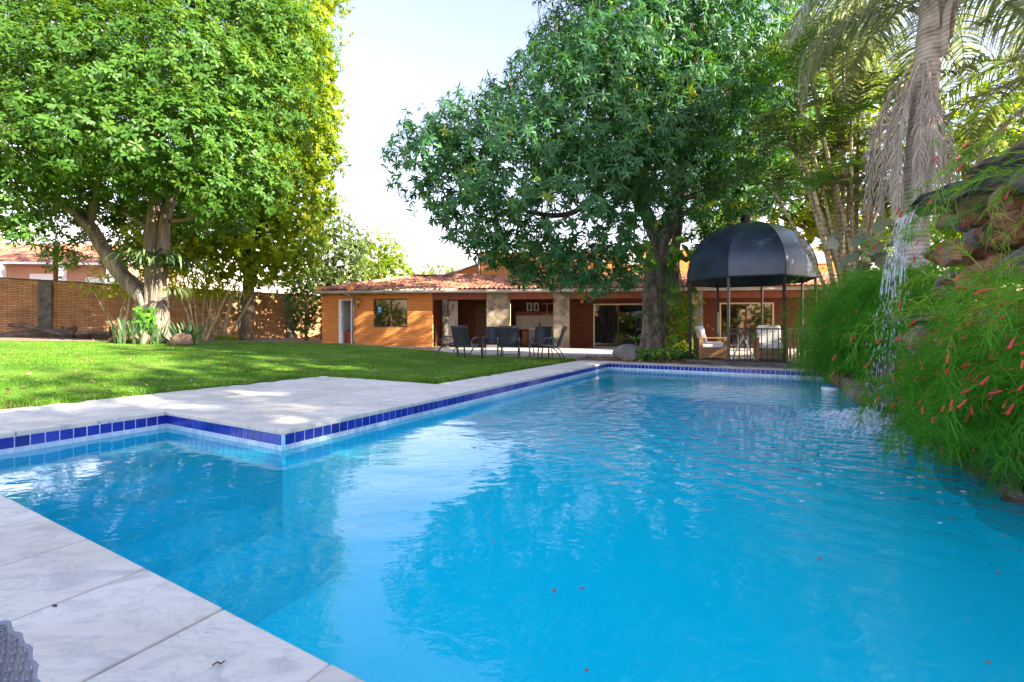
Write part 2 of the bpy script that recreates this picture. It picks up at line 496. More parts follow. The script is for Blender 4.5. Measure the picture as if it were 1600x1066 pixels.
M['sling'] = rough_mat('charcoal_mesh', [(.3, (.018, .022, .032)), (.7, (.035, .042, .06))], 60, .55, .3, 300, .4, bdist=.002)
M['frame'] = plain('bronze_metal', (.035, .032, .038), .35, .6)
M['cushion'] = rough_mat('white_canvas', [(.3, (.66, .64, .60)), (.7, (.76, .75, .72))], 5, .9, .25, 12, .1)
M['bark_grey'] = rough_mat('ridged_grey_bark', [(.25, (.06, .05, .04)), (.5, (.19, .155, .125)), (.75, (.34, .29, .25))], 2.4, .95, 1.0, 8, .1, stretch=(2.2, 2.2, .5), bdist=.06)
M['bark_mango'] = rough_mat('mottled_mango_bark', [(.28, (.035, .03, .026)), (.5, (.13, .11, .09)), (.72, (.30, .27, .24))], 3.6, .92, 1.0, 12, .1, stretch=(1.5, 1.5, .8), bdist=.04)
M['bark_thin'] = rough_mat('thin_bark', [(.3, (.10, .07, .045)), (.7, (.24, .18, .12))], 6, .9, .5, 20, .1)
def ring_mat(name, stops, scale):
    m, nt, N, L, b = base_mat(name)
    tc = N('ShaderNodeTexCoord')
    w = N('ShaderNodeTexWave', bands_direction='Z'); w.inputs['Scale'].default_value = scale; w.inputs['Distortion'].default_value = 1.2; w.inputs['Detail'].default_value = 3
    L(tc.outputs['Object'], w.inputs['Vector'])
    n = N('ShaderNodeTexNoise'); n.inputs['Scale'].default_value = 5; n.inputs['Detail'].default_value = 6; L(tc.outputs['Object'], n.inputs['Vector'])
    ad = N('ShaderNodeMath', operation='MULTIPLY_ADD'); ad.inputs[1].default_value = .25; L(w.outputs['Fac'], ad.inputs[0]); L(n.outputs['Fac'], ad.inputs[2])
    r = ramp(N, stops); L(ad.outputs[0], r.inputs[0]); L(r.outputs[0], b.inputs['Base Color'])
    b.inputs['Roughness'].default_value = .85; b.inputs['Specular IOR Level'].default_value = .15
    bp = N('ShaderNodeBump'); bp.inputs['Strength'].default_value = .5; bp.inputs['Distance'].default_value = .02; L(ad.outputs[0], bp.inputs['Height']); L(bp.outputs[0], b.inputs['Normal'])
    return m
M['palm_bark'] = ring_mat('grey_palm_bark', [(.35, (.22, .20, .19)), (.6, (.42, .40, .38)), (.85, (.56, .54, .52))], 4)
M['cane'] = ring_mat('ringed_cane', [(.35, (.17, .14, .07)), (.6, (.36, .31, .19)), (.85, (.50, .45, .33))], 3)
M['mango_leaf'] = leaf_mat('mango_leaf', [(0, (.030, .105, .042)), (.5, (.055, .170, .060)), (.88, (.085, .22, .058)), (1, (.26, .33, .02))], .30, (1.8, 1.7, .4), .45, .25)
M['broad_leaf'] = leaf_mat('glossy_broad_leaf', [(0, (.035, .105, .020)), (.5, (.07, .175, .026)), (1, (.15, .25, .03))], .42, (2.1, 1.6, .35), .42, .2)
M['yellow_leaf'] = leaf_mat('yellow_green_leaf', [(0, (.10, .20, .012)), (.5, (.21, .31, .018)), (1, (.36, .38, .03))], .55, (1.55, 1.45, .4), .45, .2)
M['olive_leaf'] = leaf_mat('olive_leaf', [(0, (.05, .10, .02)), (.5, (.10, .16, .035)), (1, (.20, .24, .07))], .4, (1.5, 1.4, .5), .5, .35)
M['palm_leaf'] = leaf_mat('palm_leaf', [(0, (.05, .10, .035)), (.5, (.11, .17, .055)), (.8, (.22, .27, .11)), (1, (.38, .36, .24))], .4, (1.5, 1.4, .6), .35, .5)
M['blue_palm'] = leaf_mat('grey_green_palm_leaf', [(0, (.14, .19, .13)), (.5, (.28, .34, .25)), (1, (.48, .48, .40))], .4, (1.3, 1.3, .7), .35, .5)
M['dead_leaf'] = leaf_mat('dead_palm_leaf', [(0, (.22, .20, .17)), (.5, (.42, .39, .34)), (1, (.60, .56, .50))], .15, (1.2, 1.1, .9), .8, .15)
M['vine_leaf'] = leaf_mat('heart_vine_leaf', [(0, (.05, .17, .02)), (.6, (.10, .27, .03)), (1, (.20, .36, .05))], .4, (1.6, 1.4, .5), .35, .5)
M['strap_leaf'] = leaf_mat('strap_leaf', [(0, (.04, .09, .045)), (.6, (.09, .16, .07)), (1, (.20, .25, .10))], .25, (1.5, 1.4, .5), .4, .5)
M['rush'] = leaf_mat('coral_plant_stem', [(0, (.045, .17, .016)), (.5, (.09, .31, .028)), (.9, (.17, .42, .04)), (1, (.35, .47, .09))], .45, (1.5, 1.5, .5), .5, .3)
M['flower'] = leaf_mat('coral_red_flower', [(0, (.55, .045, .04)), (.6, (.68, .075, .075)), (1, (.70, .16, .07))], .25, (1.2, .9, .9), .5, .3)
M['rock'] = rough_mat('ochre_sandstone', [(.25, (.035, .025, .02)), (.40, (.14, .075, .04)), (.55, (.30, .17, .085)), (.68, (.24, .18, .13)), (.82, (.42, .32, .22))], 5.5, .9, 1.0, 14, .2, rnd=.35, bdist=.05, detail=9)
M['wet_rock'] = rough_mat('wet_dark_rock', [(.3, (.02, .018, .018)), (.55, (.075, .065, .06)), (.8, (.17, .15, .14))], 4, .45, .8, 12, .5, stretch=(1, 1, 3), bdist=.03)
M['grey_rock'] = rough_mat('grey_boulder', [(.3, (.13, .13, .12)), (.6, (.27, .26, .25)), (.8, (.38, .36, .33))], 3, .9, .5, 14, .15)
M['wicker'] = plain('pale_synthetic_wicker', (.42, .45, .54), .38, .5)
M['log'] = rough_mat('weathered_log', [(.3, (.06, .045, .035)), (.6, (.17, .13, .10)), (.8, (.30, .24, .19))], 3, .95, .7, 12, .1, stretch=(1, 1, 1))
M['rust'] = plain('rusty_pole', (.16, .06, .04), .8, .2)
M['teal'] = plain('teal_plastic', (.02, .24, .22), .4)
M['crate'] = plain('red_plastic', (.42, .07, .03), .45)
M['blue_sign'] = plain('blue_sign', (.01, .24, .52), .4)
M['paper'] = plain('paper_white', (.75, .75, .73), .7)
M['petal'] = plain('red_petal', (.45, .03, .07), .6)
M['litter'] = leaf_mat('dry_leaf_litter', [(0, (.10, .06, .035)), (.5, (.24, .15, .09)), (1, (.42, .30, .19))], .2, (1.2, 1, .7), .8, .2)
M['amber'] = plain('amber_glass', (.5, .36, .14), .2)

# ------------------------------------------------------------------ terrain
def in_poly(x, y, poly):
    inside = np.zeros(x.shape, bool)
    j = len(poly) - 1
    for i in range(len(poly)):
        xi, yi = poly[i][:2]; xj, yj = poly[j][:2]
        c = ((yi > y) != (yj > y)) & (x < (xj - xi) * (y - yi) / (yj - yi + 1e-12) + xi)
        inside ^= c
        j = i
    return inside

POOL_HOLE = [W(*p) for p in [(-.2, -6.2), (2.9, -6.2), (2.9, -4.15), (12.35, -4.15), (12.05, 2.1), (-.2, 2.1)]]
xs = np.concatenate([[-900, -300, -120, -60, -40], np.arange(-32, 26.01, .3), [32, 45, 80, 200, 600]])
ys = np.concatenate([[-300, -60, -20, -9], np.arange(-6, 34.01, .3), [38, 45, 60, 100, 250, 900]])
GX, GY = np.meshgrid(xs, ys)
GZ = ground_z(GX, GY) - .012 + .012 * np.sin(GX * 1.7 + np.cos(GY * 1.3)) * np.cos(GY * 2.1)
GZ = np.where(in_poly(GX, GY, POOL_HOLE), -2.6, GZ - .012)
nx, ny = len(xs), len(ys)
idx = np.arange(nx * ny).reshape(ny, nx)
Q = np.stack([idx[:-1, :-1], idx[:-1, 1:], idx[1:, 1:], idx[1:, :-1]], -1).reshape(-1, 4)
g = mesh_np('ground', np.stack([GX, GY, GZ], -1).reshape(-1, 3), [], Q, M['ground'], smooth=True)
g['kind'] = 'structure'

# lawn: from the pool deck back to the dirt along the wall and the path before the house
LAWN = [W(-3, -7.33), W(5.87, -7.25), W(5.87, -4.6), W(12.35, -4.62), (1.7, 13.9), (.3, 14.6), (-1.6, 15.8), (-3.6, 18.2), (-6.5, 20.2), (-9.2, 21.2), (-11.5, 20.0),
        (-14, 17.0), (-16.5, 15.2), (-22, 13.6), (-26, 6), (-16, -5)]
lx = np.arange(-27, 3, .2); ly = np.arange(-6, 22, .2)
LX, LY = np.meshgrid(lx, ly)
LZ = ground_z(LX, LY) + .006 + .012 * np.sin(LX * 1.7 + np.cos(LY * 1.3)) * np.cos(LY * 2.1)
ins = in_poly(LX[:-1, :-1] + .1, LY[:-1, :-1] + .1, LAWN)
li = np.arange(LX.size).reshape(LX.shape)
LQ = np.stack([li[:-1, :-1], li[:-1, 1:], li[1:, 1:], li[1:, :-1]], -1)[ins]
lawn = mesh_np('lawn', np.stack([LX, LY, LZ], -1).reshape(-1, 3), [], LQ, M['lawn'], smooth=True)
lawn['kind'] = 'structure'

def scatter_in(poly, n, weight=None):
    P = np.array([p[:2] for p in poly])
    out = []
    tot = 0
    while tot < n:
        q = rng.uniform(P.min(0), P.max(0), (n * 2, 2))
        q = q[in_poly(q[:, 0], q[:, 1], poly)]
        if weight is not None: q = q[rng.random(len(q)) < weight(q)]
        out.append(q); tot += len(q)
    return np.concatenate(out)[:n]

def blades(name, P, h, w, mat, lean=.5, z0=None):
    n = len(P)
    z = ground_z(P[:, 0], P[:, 1]) if z0 is None else np.full(n, z0)
    az = rng.uniform(0, 2 * PI, n)
    h = h * rng.uniform(.5, 1.3, n); w = w * rng.uniform(.7, 1.3, n)
    d = np.stack([np.cos(az), np.sin(az)], -1)
    side = np.stack([-d[:, 1], d[:, 0]], -1) * w[:, None] / 2
    l1 = h * lean * rng.uniform(.2, 1, n)
    V = np.zeros((n, 5, 3))
    V[:, 0, :2] = P - side; V[:, 1, :2] = P + side
    V[:, 0, 2] = V[:, 1, 2] = z - .01
    m = P + d * (l1 * .35)[:, None]
    V[:, 2, :2] = m - side * .8; V[:, 3, :2] = m + side * .8
    V[:, 2, 2] = V[:, 3, 2] = z + h * .6
    V[:, 4, :2] = P + d * l1[:, None]; V[:, 4, 2] = z + h * .95
    b = np.arange(n)[:, None] * 5
    quads = b + np.array([0, 1, 3, 2]); tris = b + np.array([2, 3, 4])
    pn = np.array([mnoise.noise(Vector((p[0] * .9, p[1] * .9, 3))) + .6 * mnoise.noise(Vector((p[0] * 3.1, p[1] * 3.1, 7))) for p in P])
    return mesh_np(name, V.reshape(-1, 3), tris, quads, mat, rnd=np.repeat(np.clip(.42 + .55 * pn + rng.normal(0, .2, n), 0, 1), 5))

def lawn_w(q):
    d = np.hypot(q[:, 0], q[:, 1])
    vis = np.abs(q[:, 0]) < q[:, 1] * 1.2 + 1
    patch = .55 + .45 * np.sin(q[:, 0] * 1.1 + 2 * np.sin(q[:, 1] * .7)) * np.sin(q[:, 1] * .9)
    return np.where(vis, np.clip(7.5 / d, .12, 1) ** 1.5 * (.12 + .88 * patch), .01)
lq = scatter_in(LAWN, 700, lawn_w)
gr = blades('grass', scatter_in(LAWN, 190000, lawn_w), .034, .008, M['grass'], 1.0)
tag(gr, 'short green lawn grass around the pool deck', 'grass', kind='stuff')
tuft_line = np.concatenate([np.array(W(-2 + t * 8, -7.36 - abs(rng.normal(0, .05)))[:2])[None] for t in rng.random(1500)] +
                           [np.array(W(5.93 + abs(rng.normal(0, .05)), -7.25 + t * 2.65)[:2])[None] for t in rng.random(700)] +
                           [np.array(W(5.9 + t * 6.4, -4.66 - abs(rng.normal(0, .05)))[:2])[None] for t in rng.random(1500)])
tf = blades('edge_grass', tuft_line, .075, .009, M['grass'], .9)
tag(tf, 'longer grass fringe overhanging the edge of the pool deck', 'grass', kind='stuff')

# ------------------------------------------------------------------ pool
WL = -.18                                        # water level under the coping
FARL = (12.14, -3.65); FARR = (11.80, 1.95)
def far_a(b): return FARL[0] + (FARR[0] - FARL[0]) * (b - FARL[1]) / (FARR[1] - FARL[1])
pool_edge = [(.80, -5.62), (2.52, -5.62), (2.52, -3.66), FARL, FARR, (.80, 1.95)]
# basin: walls, floor and the steps in the shallow nook
mb = MB()
def wall_quad(mb, p, q, z0, z1, off=0):
    A, B = W(*p), W(*q)
    mb.add([(A.x, A.y, z0), (B.x, B.y, z0), (B.x, B.y, z1), (A.x, A.y, z1)], [(0, 1, 2, 3)])
nook = MB()
for i in range(len(pool_edge)):
    wall_quad(nook if i < 2 else mb, pool_edge[i], pool_edge[(i + 1) % len(pool_edge)], -1.9, -.035)
def flat(mb, pts, z):
    P = [W(*p) for p in pts]
    mb.add([(p.x, p.y, z) for p in P], [tuple(range(len(P)))])
flat(mb, [(.80, -3.66), (2.52, -3.66), FARL, FARR, (.80, 1.95)][::-1], -1.25)
pool = mb.build('pool', M['plaster']); pool['kind'] = 'structure'
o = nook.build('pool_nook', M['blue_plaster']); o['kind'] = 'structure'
for k in range(5):                               # broad steps run down from the nook, their tiles paling with each tread
    b0 = -5.61 if k == 0 else -5.60 + .48 * k; b1 = -5.60 + .48 * (k + 1)
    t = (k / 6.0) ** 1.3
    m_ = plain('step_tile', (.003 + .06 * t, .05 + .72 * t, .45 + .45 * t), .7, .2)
    a1_ = 2.515 if b1 < -3.66 else 2.515 + .25 * (k - 3)
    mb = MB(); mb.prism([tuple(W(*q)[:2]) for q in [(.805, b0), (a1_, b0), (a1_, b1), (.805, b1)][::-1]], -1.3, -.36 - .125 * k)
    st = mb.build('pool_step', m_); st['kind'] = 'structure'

# waterline: white grout bed, cobalt tiles and a row of small pale mosaic
gm, tm, mm = MB(), MB(), MB()
def tile_run(p, q, nrm):
    A, B = W(*p), W(*q)
    d = B - A; Lg = d.length; d.normalize()
    n = W(*nrm) - W(0, 0); n.normalize()
    rz = math.atan2(d.y, d.x)
    c = (A + B) / 2 + n * .004
    gm.box((c.x, c.y, -.155), (Lg - .002, .008, .235), rz)
    k = round(Lg / .0975); w = Lg / k
    for i in range(k):
        c = A + d * (w * (i + .5)) + n * .0095
        tm.box((c.x, c.y, -.0885), (w - .008, .007, .091), rz, rnd=min(1, max(0, random.gauss(.5, .22))))
    for i in range(2 * k):
        c = A + d * (w / 2 * (i + .5)) + n * .0095
        mm.box((c.x, c.y, -.160), (w / 2 - .0065, .006, .040), rz)
        mm.box((c.x, c.y, -.206), (w / 2 - .0065, .006, .040), rz)
tile_run((.80, -5.62), (2.52, -5.62), (0, 1))
tile_run((2.52, -5.60), (2.52, -3.66), (-1, 0))
tile_run((2.535, -3.66), FARL, (0, 1))
tile_run((FARL[0], FARL[1] + .015), FARR, (-1, 0))
o = gm.build('pool_grout', M['grout']); o['kind'] = 'structure'
o = tm.build('pool_waterline_tiles', M['tile'], bevel=.002); o['kind'] = 'structure'
o = mm.build('pool_mosaic_tiles', M['mosaic']); o['kind'] = 'structure'

# water sheet
P = [W(*p) for p in pool_edge]
me = bpy.data.meshes.new('water')
me.from_pydata([(p.x, p.y, WL) for p in P], [], [tuple(range(len(P)))[::-1]])
me.materials.append(M['water']); me.update()
water = bpy.data.objects.new('water', me); col.objects.link(water); water['kind'] = 'structure'
if me.polygons[0].normal.z < 0:
    me.flip_normals()

# deck: mortar bed with pale slabs laid on it
bed, slab = MB(), MB()
def deck(a0, a1, b0, b1, na, nb, nose=(0, 0, 0, 0), stag=False, seed=0):
    """slabs na x nb in the pool frame; nose = extra reach at a0, a1, b0, b1 over the water"""
    bed.prism([tuple(W(*q)[:2]) for q in [(a0 + .01, b0 + .01), (a0 + .01, b1 - .01), (a1 - .01, b1 - .01), (a1 - .01, b0 + .01)]], -.14, -.010)
    a0 -= nose[0]; a1 += nose[1]; b0 -= nose[2]; b1 += nose[3]
    da, db = (a1 - a0) / na, (b1 - b0) / nb
    gj = .0035
    for i in range(na):
        for j in range(nb):
            z = random.uniform(-.0015, .0015)
            r = random.random()
            p0, p1, q0, q1 = a0 + i * da + gj, a0 + (i + 1) * da - gj, b0 + j * db + gj, b0 + (j + 1) * db - gj
            slab.prism([tuple(W(*q)[:2]) for q in [(p0, q0), (p0, q1), (p1, q1), (p1, q0)]], -.040, z, rnd=r)
nz = .02
# near side: first row along the water, joints every 0.49 m
deck(-.24, .80, -8.337, 1.953, 1, 21, (0, nz, 0, 0))
deck(-1.25, -.245, -8.337, 1.953, 1, 21)
# left wing beside the nook
deck(.825, 2.50, -6.17, -5.625, 3, 1, (0, 0, 0, nz))
deck(.825, 2.50, -7.33, -6.175, 3, 1)
# big landing between nook and lawn
deck(2.52, 3.10, -5.62, -3.66, 1, 4, (nz, 0, nz, nz))
deck(3.105, 5.86, -4.25, -3.66, 5, 1, (0, 0, 0, nz))
deck(3.105, 5.86, -7.30, -4.255, 4, 4)
deck(2.505, 3.10, -7.30, -5.645, 1, 2)
# long strip and far coping
deck(5.865, 12.12, -4.60, -3.66, 11, 1, (0, 0, 0, nz))
o = bed.build('deck_bed', M['mortar']); o['kind'] = 'structure'
mbf = MB()
k = 9
for i in range(k):
    b0 = -4.60 + i * (6.55 / k) + .003; b1 = -4.60 + (i + 1) * (6.55 / k) - .003
    pts = [(max(far_a(b0), 12.13 if b0 < -3.66 else 0) - nz, b0), (far_a(b1) - nz, b1), (far_a(b1) + .42, b1), (far_a(b0) + .42, b0)]
    mbf.prism([tuple(W(*q)[:2]) for q in pts[::-1]], -.045, -.001)
o = mbf.build('far_coping', M['concrete'], bevel=.008); o['kind'] = 'structure'
o = slab.build('pool_deck', M['stone_slab'], bevel=.006); o['kind'] = 'structure'

# path in front of the house and the porch floor
mb = MB()
mb.prism([(-4.6, 20.6), (-3.3, 17.6), (.6, 15.6), (4.1, 14.9), (4.6, 17.5), (20, 16.5), (20, 19.6), (-4.3, 21.6)], -.2, .045)
path = mb.build('path', M['concrete'], bevel=.01); path['kind'] = 'structure'

# ------------------------------------------------------------------ brick house
HO = Vector((-9.35, 22.4)); HA = math.atan2(-.104, .9945)
HD = Vector((math.cos(HA), math.sin(HA))); HN = Vector((-math.sin(HA), math.cos(HA)))
def hs(u, t=0.0):
    k = (u - 800) / F
    return (k * (HO.y + t * HN.y) - HO.x - t * HN.x) / (HD.x - k * HD.y)
def hz(u, v, t=0.0):
    Y = HO.y + hs(u, t) * HD.y + t * HN.y
    return CAM_H - (v - HOR) / F * Y
house = thing('brick_house', 'long low orange brick house with clay tile roof behind the lawn and pool', 'house', (HO.x, HO.y, 0), HA)
def wbox(mb, s0, s1, t0, t1, z0, z1, rnd=None):
    mb.box(((s0 + s1) / 2, (t0 + t1) / 2, (z0 + z1) / 2), (s1 - s0, t1 - t0, z1 - z0), rnd=rnd)

EAVE = 2.66
sL, sDl, sDr = hs(503), hs(529.5), hs(550)
sW0, sW1, sR = hs(583), hs(636.5), hs(675)
zWt, zWb, zDt = hz(610, 467), hz(610, 511.5), hz(540, 468)
S_END = 27.0
mb = MB()                                        # sunny block with real openings
wbox(mb, sL, sDl, 0, .25, -.3, EAVE); wbox(mb, sDl, sDr, 0, .25, zDt, EAVE); wbox(mb, sDr, sW0, 0, .25, -.3, EAVE)
wbox(mb, sW0, sW1, 0, .25, zWt, EAVE); wbox(mb, sW0, sW1, 0, .25, -.3, zWb); wbox(mb, sW1, sR, 0, .25, -.3, EAVE)
wbox(mb, sL, sL + .25, .25, 8, -.3, EAVE); 
mb.build('wall', M['brick_o'], house)
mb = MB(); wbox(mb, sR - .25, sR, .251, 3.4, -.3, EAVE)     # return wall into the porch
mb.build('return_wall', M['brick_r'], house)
# doorway: white frame, room behind with white walls
df = MB(); wbox(df, sDl, sDl + .13, -.03, .28, .1, zDt); wbox(df, sDr - .06, sDr, -.01, .28, .1, zDt); wbox(df, sDl + .13, sDr - .06, -.01, .28, zDt - .05, zDt)
door = df.build('door_frame', M['white'], house, bevel=.006)
rm = MB(); wbox(rm, sDl, sDr + .02, 1.9, 1.96, -.2, EAVE); wbox(rm, sDl - .06, sDl - .005, .28, 1.9, -.2, EAVE); wbox(rm, sDr + .02, sDr + .08, .28, 1.9, -.2, EAVE)
rm.build('room_wall', M['white'], house)
# window of the block
wf = MB(); fw = .05
wbox(wf, sW0, sW0 + .07, .10, .2, zWb, zWt); wbox(wf, sW1 - fw, sW1, .10, .2, zWb, zWt); wbox(wf, sW0 + .07, sW1 - fw, .10, .2, zWt - fw, zWt); wbox(wf, sW0 + .07, sW1 - fw, .10, .2, zWb, zWb + fw)
sm_ = (sW0 + sW1) / 2; wbox(wf, sm_ - .03, sm_ + .03, .11, .19, zWb + fw, zWt - fw)
win = wf.build('window', M['wood'], house)
gp = MB(); wbox(gp, sW0 + .07, sm_ - .03, .15, .16, zWb + fw, zWt - fw); wbox(gp, sm_ + .03, sW1 - fw, .14, .15, zWb + fw, zWt - fw)
gp.build('pane', M['glass'], win)
bs = MB(); ss0, ss1 = hs(588.5), hs(594.5); z0_, z1_ = hz(590, 488.5), hz(590, 479)
wbox(bs, ss0, ss1, .132, .138, z0_, z1_)
bs.build('blue_sticker', M['blue_sign'], win)
bs = MB()
bs.lathe([(.0, 0), (.05, 0), (.05, .004), (0, .004)], 14)
stk = bs.build('sticker_ring', M['paper'], win)
stk.location = ((ss0 + ss1) / 2, .131, z0_ + (z1_ - z0_) * .68); stk.rotation_euler = (R(90), 0, 0); stk.scale = (.9, .9, 1)
lt = MB(); wbox(lt, ss0 + .045, ss1 - .045, .128, .1315, z0_ + .05, z0_ + .075)
lt.build('sticker_text', M['paper'], win)

# porch: lintel beam, back walls
sP0, sP1 = sR, S_END
lb = MB(); wbox(lb, sR, S_END, .05, .30, 2.34, EAVE + .05); lb.build('porch_beam', M['red_timber'], house)
cl = MB(); wbox(cl, sR, S_END, .31, 6.0, 2.62, 2.66); cl.build('porch_ceiling', M['red_timber'], house)
tb = 3.0
bw = MB()
sN0, sN1 = hs(716, tb), hs(795, tb)
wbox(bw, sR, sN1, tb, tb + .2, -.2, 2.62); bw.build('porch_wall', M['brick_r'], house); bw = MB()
tg = 1.6
sg0, sg1 = hs(927, tg), hs(1006, tg)
sh0, sh1 = hs(1124, tg), hs(1209, tg)
sB0 = hs(880, tg)
zgt = hz(965, 474.5, tg)
zht = hz(1165, 473, tg)
wbox(bw, sB0, sg0, tg, tg + .2, -.2, 2.62); wbox(bw, sg0, sg1, tg, tg + .2, zgt, 2.62); wbox(bw, sg1, sh0, tg, tg + .2, -.2, 2.62)
wbox(bw, sh0, sh1, tg, tg + .2, zht, 2.62); wbox(bw, sh1, S_END, tg, tg + .2, -.2, 2.62)
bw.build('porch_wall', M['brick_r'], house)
# bar niche between two stone pillars
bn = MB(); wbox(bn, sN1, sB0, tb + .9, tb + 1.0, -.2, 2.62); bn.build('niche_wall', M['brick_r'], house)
zs = hz(830, 488, tb); 
sp_ = MB(); wbox(sp_, hs(806, tb + .8), hs(868, tb + .8), tb + .84, tb + .90, .9, hz(830, 493, tb + .8)); sp_.build('splashback', M['cushion'], house)
sh_ = MB(); wbox(sh_, hs(806, tb + .7), sB0, tb + .45, tb + .89, hz(830, 493, tb + .7), hz(830, 487, tb + .7)); sh_.build('niche_shelf', M['red_timber'], house)
ct = MB(); c0, c1 = hs(826, tb), hs(866, tb)
wbox(ct, c0, c1, tb - .1, tb + .8, .05, hz(845, 515, tb)); ctr = ct.build('bar_counter', M['concrete'], house, bevel=.01)
cp = MB(); wbox(cp, c0 - .06, c1 + .02, tb - .16, tb + .82, hz(845, 515, tb) + .002, hz(845, 512, tb)); cp.build('counter_top', M['white'], ctr, bevel=.01)
cb = MB(); wbox(cb, hs(816, tb + .3), hs(825, tb + .3), tb + .1, tb + .7, .05, hz(820, 517, tb + .3)); cb.build('low_cupboard', M['orange_wood'], house, bevel=.01)
# white door leaf seen inside the porch
dl = MB(); d0, d1 = hs(701, 1.7), hs(715, 1.7)
wbox(dl, d0, d1, 1.7, 1.76, .12, hz(708, 470, 1.7)); dlf = dl.build('door_leaf', M['white'], house, bevel=.005)
hd = MB(); hd.tube([(d1 - .08, 1.66, 1.05), (d1 - .08, 1.64, 1.12), (d1 - .08, 1.64, 1.32), (d1 - .08, 1.66, 1.38)], .014, 8); hd.build('handle', M['iron'], dlf, True)
dd = MB(); wbox(dd, hs(742, 2.9), hs(760, 2.9), tb - .06, tb - .005, .05, 2.3); dd.build('dark_door', M['wood'], house, bevel=.01)
# glass doors
def glass_door(s0, s1, zt, z0=.08):
    f = MB(); w = .07
    wbox(f, s0, s0 + w, tg - .03, tg + .12, z0, zt); wbox(f, s1 - w, s1, tg - .03, tg + .12, z0, zt); wbox(f, s0 + w, s1 - w, tg - .03, tg + .12, zt - w, zt)
    fo = f.build('glass_door', M['cream'], house)
    p = MB(); sm = (s0 + s1) / 2
    wbox(p, s0 + w, sm, tg + .05, tg + .06, z0, zt - w); wbox(p, sm, s1 - w, tg + .065, tg + .075, z0, zt - w)
    p.build('pane', M['glass'], fo)
    st = MB(); wbox(st, sm - .03, sm + .03, tg + .03, tg + .049, z0, zt - w); st.build('stile', M['wood'], fo)
glass_door(sg0, sg1, zgt); glass_door(sh0, sh1, zht)
# pillars
for u0, u1, t0 in ((760, 795, -.05), (864.5, 890, -.05), (1079, 1098, -.05)):
    pb = MB(); wbox(pb, hs(u0), hs(u1), t0, t0 + .7, -.2, EAVE - .02); pb.build('stone_pillar', M['pillar'], house, bevel=.02)
pt = MB(); s_ = hs(694); pt.tube([(s_, .2, -.2), (s_ + .02, .2, 1), (s_ - .01, .22, 2.0), (s_, .2, EAVE)], [.17, .15, .15, .16], 12)
pt.tube([(s_ + .1, .18, 1.55), (s_ + .35, .1, 1.85), (s_ + .42, .1, 2.1)], [.09, .07, .05], 8)
post = pt.build('tree_trunk_post', M['bark_mango'], house, True)
# wall lamps
def wall_lamp(s, t, z, sc=1.0):
    l = MB()
    l.lathe([(.0, .30), (.02, .29), (.025, .24), (.10, .20), (.11, .185), (.075, .18), (.055, -.02), (.03, -.05), (.012, -.08), (0, -.09)], 8, (s, t - .16, z))
    l.tube([(s, t - .16, z - .08), (s, t - .17, z - .16), (s, t - .08, z - .20), (s, t - .01, z - .16)], .013, 6)
    l.lathe([(0, 0), (.06, 0), (.06, .02), (0, .02)], 10, (s, t - .03, z - .16))
    lo = l.build('wall_lamp', M['iron'], house)
    g = MB(); g.lathe([(.058, .0), (.079, .175)], 8, (s, t - .16, z)); g.build('lamp_glass', M['amber'], lo)
wall_lamp(hs(562), 0, hz(562, 475)); wall_lamp(hs(909, tg), tg, hz(909, 474, tg))
# rafters, gutter, downpipe, fascia
for i in range(26):
    rf = MB(); rf.box((sL + .1 + i * 1.02, -.22, EAVE - .02), (.08, .52, .10)); rf.build('rafter_end', M['wood'], house)
gu = MB(); s0 = hs(493, -.5)
prof = [(-.5 - .09, .09), (-.5 - .09, .0), (-.5 - .055, -.05), (-.5 + .03, -.05), (-.5 + .05, .09)]
V = []; 
for s in (s0, S_END): V += [(s, t, EAVE + z) for t, z in prof]
gu.add(V, [(i, i + 1, i + 6, i + 5) for i in range(4)] + [(4, 3, 2, 1, 0), (5, 6, 7, 8, 9), (0, 4, 9, 5)])
gu.build('gutter', M['gutter'], house)
dp = MB(); s_ = hs(553.5); dp.tube([(s_ - .3, -.5, EAVE - .04), (s_ - .08, -.3, EAVE - .10), (s_, -.1, EAVE - .22), (s_, -.07, .1)], .055, 10)
dp.tube([(s_, -.07, 1.12), (s_, -.07, 1.17)], .066, 10)
dp.build('downpipe', M['gutter'], house, True)

# barrel tile roof with a hip at the left end
def tile_roof(s0, s1, t0, t1, z0, pitch, hip=None, per=.23, row=.36):
    ss = np.arange(s0, s1 + 1e-6, per / 6)
    nt = int(round((t1 - t0) / row)); tt = []
    for i in range(nt):
        tt += [t0 + i * row, t0 + (i + 1) * row - .004]
    tt = np.array(tt)
    S, T = np.meshgrid(ss, tt)
    ph = (S / per) % 1
    prof = np.abs(np.sin(ph * PI)) ** .7 * .065
    lift = np.tile(np.array([.045, 0.0]), nt)[:, None]
    jit = .012 * np.sin(np.floor(S / per) * 12.9898 + np.floor((T - t0) / row) * 78.2)
    z = z0 + (T - t0) * pitch
    if hip is not None: z = np.minimum(z, z0 + (S - s0) * hip)
    Z = z + prof + lift + jit
    n, m = S.shape
    ix = np.arange(n * m).reshape(n, m)
    Q = np.stack([ix[:-1, :-1], ix[:-1, 1:], ix[1:, 1:], ix[1:, :-1]], -1).reshape(-1, 4)
    rn = (np.sin(np.floor(S / per + .5) * 45.1 + np.floor((T - t0) / row) * 12.7) * 43758.5) % 1
    return np.stack([S, T, Z], -1).reshape(-1, 3), Q, rn.ravel()
PITCH = .25
V, Q, rn = tile_roof(hs(495, -.5), S_END, -.52, 4.2, EAVE + .07, PITCH, hip=.36)
roof = mesh_np('roof', V, [], Q, M['roof'], house, rn)
rg = MB()                                        # ridge and hip caps
s_h = hs(495, -.5); zt_ = EAVE + .07 + 4.7 * PITCH
rg.tube([(s_h + .05, -.45, EAVE + .16), (s_h + 3.25, 4.1, zt_ + .06)], .11, 8)
